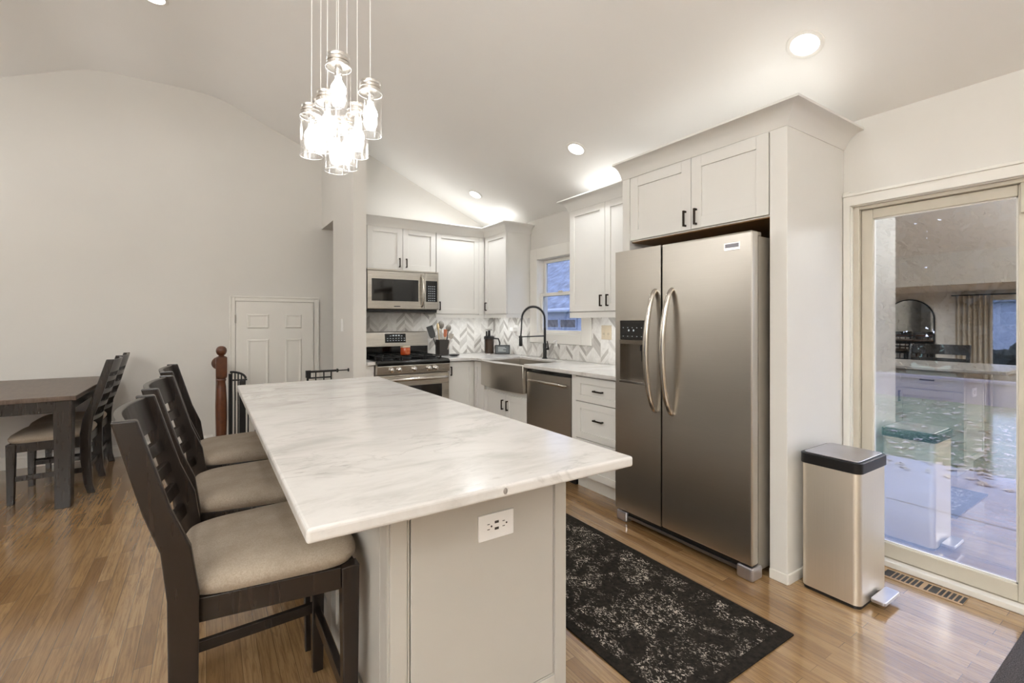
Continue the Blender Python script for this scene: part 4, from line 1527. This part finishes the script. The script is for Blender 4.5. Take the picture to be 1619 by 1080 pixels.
# dining table
t = thing('dining_table', 'long dark brown dining table with square legs by the far wall', 'table', (-1.3, 5.2, 0))
tx0, tx1, ty0, ty1, tz = -1.80, -0.762, 4.405, 5.862, 0.785
MB().box(tx0, tx1, ty0, ty1, tz - 0.032, tz).build('tabletop', 'tabletop', t, 0.004)
mb = MB()
mb.box(tx0 + 0.06, tx1 - 0.045, ty0 + 0.035, ty0 + 0.055, tz - 0.115, tz - 0.033)
mb.box(tx0 + 0.06, tx1 - 0.045, ty1 - 0.055, ty1 - 0.035, tz - 0.115, tz - 0.033)
mb.box(tx0 + 0.06, tx0 + 0.08, ty0 + 0.055, ty1 - 0.055, tz - 0.115, tz - 0.033)
mb.box(tx1 - 0.065, tx1 - 0.045, ty0 + 0.055, ty1 - 0.055, tz - 0.115, tz - 0.033)
mb.build('apron', 'espresso', t, 0.002)
for x in (tx0 + 0.075, tx1 - 0.075):
    for y in (ty0 + 0.075, ty1 - 0.075):
        w0, w1 = 0.043, 0.050
        MB().add([(x - w0, y - w0, 0), (x + w0, y - w0, 0), (x + w0, y + w0, 0), (x - w0, y + w0, 0), (x - w1, y - w1, tz - 0.033), (x + w1, y - w1, tz - 0.033), (x + w1, y + w1, tz - 0.033), (x - w1, y + w1, tz - 0.033)],
                 [(0, 3, 2, 1), (4, 5, 6, 7), (0, 1, 5, 4), (1, 2, 6, 5), (2, 3, 7, 6), (3, 0, 4, 7)]).build('leg', 'espresso', t, 0.003)

# ================================================================== STAIR RAIL AND GATE
nx, ny = 0.105, 4.60
t = thing('stair_railing', 'red-brown turned newel post and railing at the stair opening', 'railing', (nx, ny, 0))
mb = MB()
mb.box(nx - 0.040, nx + 0.040, ny - 0.040, ny + 0.040, 0.0, 0.18)
mb.box(nx - 0.040, nx + 0.040, ny - 0.040, ny + 0.040, 0.845, 1.005)
mb.lathe([(0.040, 0.18), (0.044, 0.195), (0.036, 0.205), (0.042, 0.215), (0.030, 0.235), (0.030, 0.26), (0.037, 0.36), (0.041, 0.50), (0.040, 0.62), (0.034, 0.76), (0.029, 0.80), (0.036, 0.815), (0.031, 0.825), (0.040, 0.835), (0.040, 0.845)], (nx, ny, 0), seg=24)
mb.lathe([(0.040, 1.005), (0.034, 1.010), (0.020, 1.014), (0.020, 1.022), (0.028, 1.026), (0.036, 1.040), (0.040, 1.058), (0.037, 1.076), (0.028, 1.090), (0.012, 1.098)], (nx, ny, 0), seg=24)
mb.build('newel_post', 'newel', t, 0.002, smooth=True)
MB().tube([(nx, ny + 0.04, 0.872), (nx, YF - 0.02, 0.865)], 0.028, 12, flat=0.9).build('handrail', 'newel', t, smooth=True)
MB().lathe([(0.066, 0), (0.068, -0.008), (0.060, -0.018), (0.035, -0.020)], (nx + 0.006, YF, 0.862), 'y', 24).build('wall_rosette', 'newel', t, smooth=True)
for k in range(8):
    y = ny + 0.17 + k * 0.14
    MB().lathe([(0.010, 0.0), (0.014, 0.20), (0.018, 0.42), (0.012, 0.66), (0.011, 0.86)], (nx - 0.012, y, 0.0), seg=10).build('baluster', 'newel', t, smooth=True)

t = thing('baby_gate', 'black metal baby gate across the stair opening', 'gate', (0.65, 4.60, 0))
gy = 4.60
mb = MB()
mb.tube([(0.166, gy, 0.06), (0.166, gy, 0.862)], 0.011, 8)
arc = [(0.166 + 0.115 * math.sin(u * PI / 2 / 8), gy, 0.815 + 0.062 * math.cos(u * PI / 2 / 8)) for u in range(9)]
mb.tube(arc, 0.009, 8)
mb.tube([(0.166, gy, 0.806), (0.292, gy, 0.806)], 0.007, 8)
mb.tube([(0.273, gy, 0.80), (0.273, gy, 0.06)], 0.009, 8)
mb.tube([(0.166, gy, 0.07), (0.98, gy, 0.07)], 0.010, 8)
mb.build('gate_frame', 'black', t, smooth=True)
for x in (0.180, 0.203, 0.226, 0.250):
    MB().tube([(x, gy, 0.07), (x, gy, 0.815 + 0.062 * math.cos(math.asin(min(1, (x - 0.166) / 0.115))) )], 0.005, 6).build('bar', 'black', t)
MB().box(0.232, 0.272, gy - 0.024, gy - 0.008, 0.33, 0.80).build('latch_housing', 'black', t, 0.006)
mb = MB()
mb.tube([(0.30, gy, 0.735), (0.74, gy, 0.735)], 0.009, 8)
mb.tube([(0.30, gy, 0.12), (0.74, gy, 0.12)], 0.009, 8)
mb.build('swing_door', 'black', t)
for x in [0.30 + 0.055 * i for i in range(9)]:
    MB().tube([(x, gy, 0.12), (x, gy, 0.735)], 0.005, 6).build('bar', 'black', t)
mb = MB()
mb.tube([(0.775, gy, 0.842), (1.03, gy, 0.842)], 0.010, 8)
mb.box(0.758, 0.800, gy - 0.016, gy + 0.016, 0.79, 0.855)
mb.tube([(0.775, gy, 0.80), (0.775, gy, 0.06)], 0.010, 8)
mb.tube([(0.78, gy, 0.785), (0.98, gy, 0.785)], 0.007, 8)
mb.build('side_frame', 'black', t, smooth=True)
for x in (0.845, 0.915, 0.98):
    MB().tube([(x, gy, 0.07), (x, gy, 0.842)], 0.006, 6).build('bar', 'black', t)
mb = MB()
mb.lathe([(0.018, 0), (0.018, 0.012), (0.008, 0.02), (0.005, 0.022), (0.005, 0.10), (0.017, 0.104), (0.017, 0.112)], (1.028, gy, 0.842), 'x', 14)
mb.build('tension_rod', 'black', t, smooth=True)

# ================================================================== PENDANTS
import_f, import_yaw = 739.5, math.radians(33.16)


def from_view(px, py, depth):
    """a point of the room from where it was measured on the photograph and its distance"""
    k = (px - 809.5) / import_f
    return (depth * (math.sin(import_yaw) + k * math.cos(import_yaw)), depth * (math.cos(import_yaw) - k * math.sin(import_yaw)), 1.30 + (509 - py) / import_f * depth)


PCX, PCY = 0.50, 2.11
zc0 = zc(PCX)
t = thing('pendant_chandelier', 'cluster of eight clear glass jar pendants hanging over the island', 'pendant light', (PCX, PCY, zc0))
mb = MB()
mb.lathe([(0.20, -0.005), (0.20, -0.035), (0.19, -0.045)], (PCX, PCY, zc0 - 0.075), seg=40)
mb.lathe([(0.05, -0.08), (0.05, 0.02)], (PCX, PCY, zc0), seg=20)
mb.build('canopy', 'canopymetal', t, smooth=True)
JH = 0.185
pend = [(535, 178, 1.92), (585.5, 214, 2.06), (517.5, 231, 2.04), (492.5, 247, 2.17), (507, 238, 2.25), (532, 271, 2.10), (548.5, 266, 2.21), (565, 247, 2.15)]
for (px, py, dep) in pend:
    x, y, zb = from_view(px, py, dep)
    zt_ = zb + JH
    MB().tube([(x, y, zt_ + 0.062), (PCX + (x - PCX) * 0.98, PCY + (y - PCY) * 0.98, zc0 - 0.115)], 0.0022, 6).build('cord', 'plate', t)
    R0 = 0.050
    j = MB().lathe([(R0, JH), (R0, 0.0)], (x, y, zb), seg=36, cap=False).build('glass_jar', 'jar', t, smooth=True)
    mb = MB()
    for zr in (zb, zt_ - 0.004):
        MB().tube([(x + R0 * math.cos(2 * PI * k / 40), y + R0 * math.sin(2 * PI * k / 40), zr) for k in range(40)], 0.0016, 6, closed=True).build('glass_rim_highlight', 'rim', j, smooth=True)
    mb = MB()
    mb.lathe([(R0 - 0.006, 0.001), (R0 - 0.004, 0.002), (R0 - 0.004, 0.014), (R0 - 0.007, 0.016), (R0 - 0.004, 0.019), (R0 - 0.004, 0.030), (R0 - 0.007, 0.032), (R0 - 0.005, 0.035), (R0 - 0.005, 0.046), (R0 - 0.008, 0.048), (0.012, 0.0485), (0.010, 0.060), (0.003, 0.064)], (x, y, zt_), seg=30)
    for k in range(18):
        a = 2 * PI * k / 18
        mb.sphere((x + (R0 - 0.006) * math.cos(a), y + (R0 - 0.006) * math.sin(a), zt_ + 0.008), 0.0035, 6, 4)
    mb.build('jar_cap', 'capmetal', j, smooth=True)
    MB().lathe([(0.015, 0.003), (0.015, -0.036), (0.013, -0.04)], (x, y, zt_), seg=14).build('socket', 'chrome', j, smooth=True)
    MB().lathe([(0.0125, 0), (0.0135, -0.010), (0.020, -0.022), (0.028, -0.036), (0.031, -0.050), (0.029, -0.064), (0.022, -0.076), (0.012, -0.083), (0.003, -0.085)], (x, y, zt_ - 0.042), seg=20).build('bulb', 'bulb', j, smooth=True)

# ================================================================== RECESSED LIGHTS
lamp_n = [0]


def can(x, y, label, z=None, tilt=None, energy=None, r=0.083):
    if z is None:
        z = zc(x)
        tilt = math.atan(SL) if x > 0 else -math.atan(SL)
        if abs(x + 0.41) < 0.35: tilt = 0
    r_ = thing('recessed_light', label, 'ceiling light', (x, y, z), 'recessed ceiling lights')
    ring = MB().lathe([(r, 0.0), (r, -0.004), (r - 0.008, -0.008), (r - 0.020, -0.006), (r - 0.022, 0.0)], (x, y, z), seg=36, cap=False).build('trim_ring', 'white', r_, smooth=True)
    le = MB().lathe([(r - 0.021, -0.001), (r - 0.021, -0.004), (0.01, -0.0045)], (x, y, z), seg=32).build('lens', 'lens', r_, smooth=True)
    l = bpy.data.lights.new('recessed_lamp', 'AREA')
    l.shape = 'DISK'
    l.size = 0.12
    l.energy = E_CAN if energy is None else energy
    l.color = WARM
    l.spread = math.radians(165)
    o = bpy.data.objects.new('recessed_lamp', l)
    C.objects.link(o)
    o.parent = r_
    o.location = (0, 0, -0.012)
    r_.rotation_euler = (0, tilt, 0)
    return r_


can(2.465, 1.138, 'lit recessed ceiling light nearest the camera, above the refrigerator', energy=2.2)
can(2.453, 2.824, 'lit recessed ceiling light in the middle of the row along the slope')
can(2.435, 4.455, 'lit recessed ceiling light farthest back near the corner cabinets')
can(-0.32, 4.35, 'lit recessed ceiling light at the top edge above the dining table')
can(-0.33, 0.2, 'recessed ceiling light on the flat ridge behind the camera')
can(2.465, -1.2, 'recessed ceiling light behind the camera near the patio door')
can(-2.6, 4.46, 'recessed ceiling light on the left slope over the dining table')
can(-2.6, 1.3, 'recessed ceiling light on the left slope by the front room')
can(-2.6, -1.5, 'recessed ceiling light on the left slope at the rear')
can(-5.0, 3.6, 'recessed light in the low front-room ceiling by the arched mirror', 1.90, 0, 12)
can(-5.0, 1.0, 'recessed light in the low front-room ceiling before the picture window', 1.90, 0, 12)

# ================================================================== LED STRIPS
def led(label, x0, x1, y0, y1, z, up, energy_m):
    L = max(x1 - x0, y1 - y0)
    o = tag(MB().box(x0, x1, y0, y1, z, z + 0.006).build('led_strip', 'led'), label, 'light strip')
    cx, cy = (x0 + x1) / 2, (y0 + y1) / 2
    zl = z + 0.012 if up else z - 0.004
    area('led_lamp', (cx, cy, zl), (PI if up else 0, 0, 0), max(0.02, x1 - x0), max(0.02, y1 - y0), energy_m * L, WARM)


ztop = CZ + 0.087
led('LED strip on top of the cabinets above the stove', 1.40, 2.60, 4.78, 4.795, ztop, True, E_COVE)
led('LED strip on top of the corner cabinet by the window', 2.78, 2.795, 4.34, 4.90, ztop, True, E_COVE * 1.6)
led('LED strip on top of the cabinet right of the window', 2.80, 2.815, 2.36, 3.14, ztop, True, E_COVE * 1.1)
led('LED strip on top of the cabinet over the refrigerator', 2.52, 2.535, 1.34, 2.18, 2.369, True, E_COVE * 0.28)
led('LED strip under the cabinet right of the microwave', 2.16, 2.95, 4.80, 4.812, 1.378, False, E_UNDER)
led('LED strip under the corner cabinet by the window', 2.80, 2.812, 4.32, 4.68, 1.378, False, E_UNDER)
led('LED strip under the cabinet left of the refrigerator', 2.80, 2.812, 2.36, 3.12, 1.378, False, E_UNDER)

# ================================================================== TRASH CAN, RUGS, REGISTER
t = thing('trash_can', 'stainless steel step trash can with black-rimmed lid by the patio door', 'trash can', (2.61, 1.03, 0))
bx0, bx1, by0, by1 = 2.452, 2.752, 0.902, 1.152


def rrect(x0, x1, y0, y1, r, n=6):
    pts = []
    for (cx, cy, a0) in ((x1 - r, y1 - r, 0), (x0 + r, y1 - r, 90), (x0 + r, y0 + r, 180), (x1 - r, y0 + r, 270)):
        for k in range(n + 1):
            a = math.radians(a0 + 90 * k / n)
            pts.append((cx + r * math.cos(a), cy + r * math.sin(a)))
    return pts


MB().prism(rrect(bx0 + 0.004, bx1 - 0.004, by0 + 0.004, by1 - 0.004, 0.028), 0.0, 0.018).build('foot_ring', 'black', t, smooth=True)
MB().prism(rrect(bx0, bx1, by0, by1, 0.030), 0.016, 0.612).build('bin_body', 'steelz', t, smooth=True)
lr = MB().prism(rrect(bx0 - 0.006, bx1 + 0.004, by0 - 0.006, by1 + 0.006, 0.030), 0.612, 0.662).build('lid_rim', 'black', t, 0.003, smooth=True)
MB().prism(rrect(bx0 + 0.006, bx1 - 0.008, by0 + 0.008, by1 - 0.008, 0.022), 0.662, 0.667).build('lid_plate', 'lidsteel', lr, 0.002, smooth=True)
mb = MB().prism(rrect(2.525, 2.700, by0 - 0.070, by0 - 0.012, 0.012), 0.030, 0.046)
pd = mb.build('pedal', 'lidsteel', t, 0.003, smooth=True)
MB().box(2.56, 2.665, by0 - 0.03, by0 + 0.02, 0.012, 0.031).build('pedal_arm', 'black', pd, 0.003)

mb = MB().box(1.278, 2.037, 0.982, 3.38, 0.0, 0.008)
tag(mb.build('runner_rug', 'rug', None, 0.003), 'dark runner rug with distressed cream flecks between island and refrigerator', 'rug')

t = thing('door_mat', 'grey ribbed door mat before the patio door', 'mat', (2.6, 0.2, 0))
MB().box(2.20, 3.0, -0.30, 0.468, 0.0, 0.008).build('mat_base', 'mat', t, 0.003)
mb = MB()
for k in range(34):
    y = -0.235 + k * 0.0190
    mb.box(2.262, 2.938, y, y + 0.011, 0.008, 0.013)
mb.build('ribs', 'mat', t)

t = thing('floor_register', 'floor vent set into the boards along the patio door', 'vent', (2.955, 0.80, 0))
MB().box(2.895, 3.008, 0.665, 1.0, 0.0, 0.003).build('vent_frame', 'registerwood', t, 0.001)
mb = MB()
y = 0.975
for w_, gap in [(0.034, 0.006)] + [(0.0125, 0.0065)] * 5 + [(0.0125, 0.018)] + [(0.0125, 0.006)] + [(0.030, 0.006)] + [(0.0125, 0.0065)] * 5:
    mb.box(2.912, 2.992, y - w_, y, 0.003, 0.0036)
    y -= w_ + gap
mb.build('slot', 'black', t)

# ================================================================== ADDED FILL UPLIGHTS (out of view)
def add_fill_uplight(x, y, label, k=1.0):  # invented uplight, added out of view to even out the room's brightness
    t = thing('fill_uplight', label, 'fill light', (x, y, 0))
    MB().lathe([(0.14, 0), (0.14, 0.02), (0.03, 0.035)], (x, y, 0), seg=28).build('base', 'bronze', t, smooth=True)
    MB().tube([(x, y, 0.03), (x, y, 1.72)], 0.012, 12).build('pole', 'bronze', t, smooth=True)
    MB().lathe([(0.03, 1.70), (0.10, 1.73), (0.17, 1.80), (0.165, 1.80), (0.095, 1.74), (0.03, 1.715)], (x, y, 0), seg=32, cap=False).build('bowl_shade', 'bronze', t, smooth=True)
    l = bpy.data.lights.new('fill_uplight_bulb', 'AREA')
    l.shape = 'DISK'
    l.size = 0.24
    l.energy = E_FILL * k
    l.color = WARM
    o = bpy.data.objects.new('fill_uplight_bulb', l)
    C.objects.link(o)
    o.parent = t
    o.location = (0, 0, 1.79)
    o.rotation_euler = (PI, 0, 0)


add_fill_uplight(-2.3, -2.4, 'added bronze fill uplight, unseen behind the camera on the left')
add_fill_uplight(-2.9, -0.5, 'added bronze fill uplight, unseen by the left wall beside the camera', 0.8)
add_fill_uplight(-3.3, 5.45, 'added bronze fill uplight, unseen in the corner beyond the dining table', 0.2)
add_fill_uplight(1.7, -2.5, 'added bronze fill uplight, unseen behind the camera on the right', 0.12)

# ================================================================== FRONT ROOM (seen in the reflections)
t = thing('arched_mirror', 'tall arched floor mirror with thin dark frame on the front-room wall', 'mirror', (-6.2, 3.66, -0.5))
ym, zs_, rm = 3.66, 1.36, 0.40
pr = [(ym - rm, -0.45)] + [(ym - rm * math.cos(PI * k / 20), zs_ + rm * math.sin(PI * k / 20)) for k in range(21)] + [(ym + rm, -0.45)]
MB().prism_x(pr, -6.185, -6.165).build('glass', 'mirror', t)
MB().tube([(-6.172, y, z) for y, z in pr], 0.014, 8, closed=True).build('frame', 'black', t)
for (yc, lab) in ((2.66, 'pale linen curtain between the arched mirror and the picture window'), (0.22, 'pale linen curtain at the far side of the picture window')):
    n = 60
    vs, fs = [], []
    for i in range(n + 1):
        u = i / n
        y = yc - 0.26 + 0.52 * u
        x = -6.10 + 0.035 * math.sin(u * PI * 14)
        vs += [(x, y, -0.48), (x, y, 1.80), (x + 0.004, y, -0.48), (x + 0.004, y, 1.80)]
    for i in range(n):
        a, b = 4 * i, 4 * i + 4
        fs += [(a, b, b + 1, a + 1), (a + 2, a + 3, b + 3, b + 2), (a, a + 2, b + 2, b), (a + 1, b + 1, b + 3, a + 3)]
    tag(MB().add(vs, fs).build('curtain', 'curtain', smooth=True), lab, 'curtain')
tag(MB().tube([(-6.10, -0.10, 1.815), (-6.10, 2.98, 1.815)], 0.012, 8).build('curtain_rod', 'black'), 'thin black curtain rod over the picture window', 'curtain rod')

# ================================================================== OUTSIDE
o = MB().box(3.16, 6.1, -6, 3.0, -0.30, -0.12).build('patio_slab', 'concrete')
struct(o)
mb = MB()
for y in (-1.2, 0.45, 2.1):
    mb.box(3.16, 6.1, y - 0.006, y + 0.006, -0.121, -0.1185)
for x in (4.6,):
    mb.box(x - 0.006, x + 0.006, -6, 3.0, -0.121, -0.1185)
struct(mb.build('trim_2', 'slot'))
o = MB().box(3.16, 60, -40, 60, -0.5, -0.16).build('lawn', 'grass')
struct(o)
mb = MB()
for k in range(1700):
    x = 5.6 + 5.65 * random.random() ** 1.2
    y = -3 + 9 * random.random()
    if x < 6.1 and y > 3.0: continue
    z = -0.112 if x < 6.1 else -0.15
    a = random.random() * 6.28
    l, w = random.uniform(0.03, 0.07), random.uniform(0.015, 0.035)
    ca, sa = math.cos(a), math.sin(a)
    h = random.uniform(0, 0.03)
    mb.add([(x - ca * l, y - sa * l, z), (x + sa * w, y - ca * w, z + h), (x + ca * l, y + sa * l, z + 0.005), (x - sa * w, y + ca * w, z + h * 0.5)], [(0, 1, 2, 3)])
o = mb.build('fallen_leaves', 'leaf')
tag(o, 'pale fallen leaves scattered over the lawn outside', 'leaves')
o['kind'] = 'stuff'
t = thing('garden_hedge', 'tall dark hedge closing off the back of the garden', 'hedge', (18.2, 2, -0.16))
mb = MB()
for k in range(9000):
    c = Vector((18.2 + random.uniform(-0.8, 0.8), random.uniform(-9, 7.4), 4.7 * random.random() ** 0.8))
    u = Vector((random.uniform(-1, 1), random.uniform(-1, 1), random.uniform(-1, 1))).normalized()
    w = u.orthogonal().normalized() * random.uniform(0.10, 0.18)
    u = u * random.uniform(0.16, 0.32)
    mb.add([c - u, c + w, c + u, c - w], [(0, 1, 2, 3)])
mb.build('foliage', 'foliage', t)
t = thing('garden_wall', 'low weathered timber edging wall across the back of the lawn', 'garden wall', (11.5, 2, -0.16))
MB().box(11.4, 11.6, -6, 4.2, -0.2, 0.22).build('boards', 'fencewood', t, 0.01)
MB().box(11.36, 11.64, -6, 4.2, 0.22, 0.27).build('cap_board', 'fencewood', t, 0.005)


def bush(label, x, y, r, h, group='dark trees behind the lawn'):
    t = thing('garden_tree', label, 'tree', (x, y, -0.16), group)
    MB().tube([(x, y, -0.2), (x + 0.1, y, h * 0.5)], [0.16, 0.1], 8).build('trunk', 'bark', t, smooth=True)
    mb = MB()
    for k in range(5200):
        b = random.random()
        a = random.random() * 6.28
        rr = r * (0.35 + 0.65 * math.sqrt(random.random())) * (0.55 + 0.45 * math.sin(PI * min(1, 0.15 + 0.85 * b)))
        c = Vector((x + rr * math.cos(a), y + rr * math.sin(a), h * (0.02 + 0.98 * b)))
        u = Vector((random.uniform(-1, 1), random.uniform(-1, 1), random.uniform(-1, 1))).normalized()
        w = u.orthogonal().normalized() * random.uniform(0.06, 0.13)
        u = u * random.uniform(0.10, 0.22)
        mb.add([c - u, c + w, c + u, c - w], [(0, 1, 2, 3)])
    mb.build('crown', 'foliage', t)


for k, (x, y, r, h, lab) in enumerate(((13.4, -4.6, 1.7, 4.6, 'dark tree at the right end of the garden'), (14.5, -1.4, 1.5, 5.2, 'tall dark tree right of the garden centre'), (14.2, 2.2, 1.5, 4.8, 'dark tree behind the middle of the lawn'), (14.5, 5.6, 1.6, 5.0, 'dark tree left of the garden centre'))):
    bush(lab, x, y, r, h)

# neighbour's house seen through the kitchen window
t = thing('neighbour_house', 'bluish house with shingled roof outside the kitchen window', 'house', (11, 12, -0.16))
hx0, hx1, hy0, hy1, ez = 9.0, 16.0, 8.2, 19.0, 1.72
mb = MB().box(hx0, hx1, hy0, hy1, -0.2, ez)
for k in range(12):
    z = -0.1 + k * 0.15
    mb.add([(hx0 - 0.02, hy0 - 0.02, z), (hx0 - 0.02, hy1, z), (hx0, hy1, z + 0.15), (hx0, hy0 - 0.02, z + 0.15)], [(0, 1, 2, 3)])
hb = mb.build('siding', 'housewhite', t)
rf = MB().prism_y([(hx0 - 0.35, ez - 0.02), (12.5, 4.4), (hx1 + 0.35, ez - 0.02), (hx1 + 0.35, ez - 0.12), (12.5, 4.2), (hx0 - 0.35, ez - 0.12)], hy0 - 0.3, hy1 + 0.3).build('roof', 'shingle', t)
MB().tube([(hx0 - 0.38, hy0 - 0.3, ez - 0.08), (hx0 - 0.38, hy1 + 0.3, ez - 0.08)], 0.06, 8).build('gutter', 'housewhite', t, smooth=True)
for y in (10.35, 11.15):
    f = MB().box(hx0 - 0.05, hx0, y - 0.05, y + 0.72, 1.10, 1.40).build('window', 'housewhite', t, 0.005)
    MB().box(hx0 - 0.055, hx0 - 0.045, y, y + 0.67, 1.14, 1.36).build('pane', 'housepane', f)
MB().tube([(hx0 - 0.1, 12.05, -0.1), (hx0 - 0.1, 12.05, ez)], 0.06, 8).build('downspout', 'housewhite', t)

# across the street, seen mirrored in the patio glass
o = MB().box(-60, -6.35, -40, 40, -0.9, -0.6).build('front_lawn', 'grass')
struct(o)
t = thing('street_house', 'pale gabled house across the street beyond the picture window', 'house', (-24, 3, -0.6))
MB().box(-30, -24, -2, 6, -0.6, 2.2).build('siding', 'housewhite', t)
MB().prism_x([(-2.5, 2.2), (2, 4.6), (6.5, 2.2)], -30.3, -23.7).build('roof', 'shingle', t)
MB().box(-24.05, -24.0, 3.2, 5.0, 0.3, 1.5).build('window', 'housepane', t)
t = thing('street_hedge', 'clipped dark hedge before the house across the street', 'hedge', (-18, 3, -0.6))
mb = MB()
for k in range(40):
    mb.sphere((-18 + random.uniform(-0.3, 0.3), -1 + 0.15 * k, 0.0 + random.uniform(-0.3, 0.25)), 0.4, 8, 6)
mb.build('foliage', 'foliage', t)

for o in list(bpy.data.objects):
    if '_o' in o:
        del o['_o']
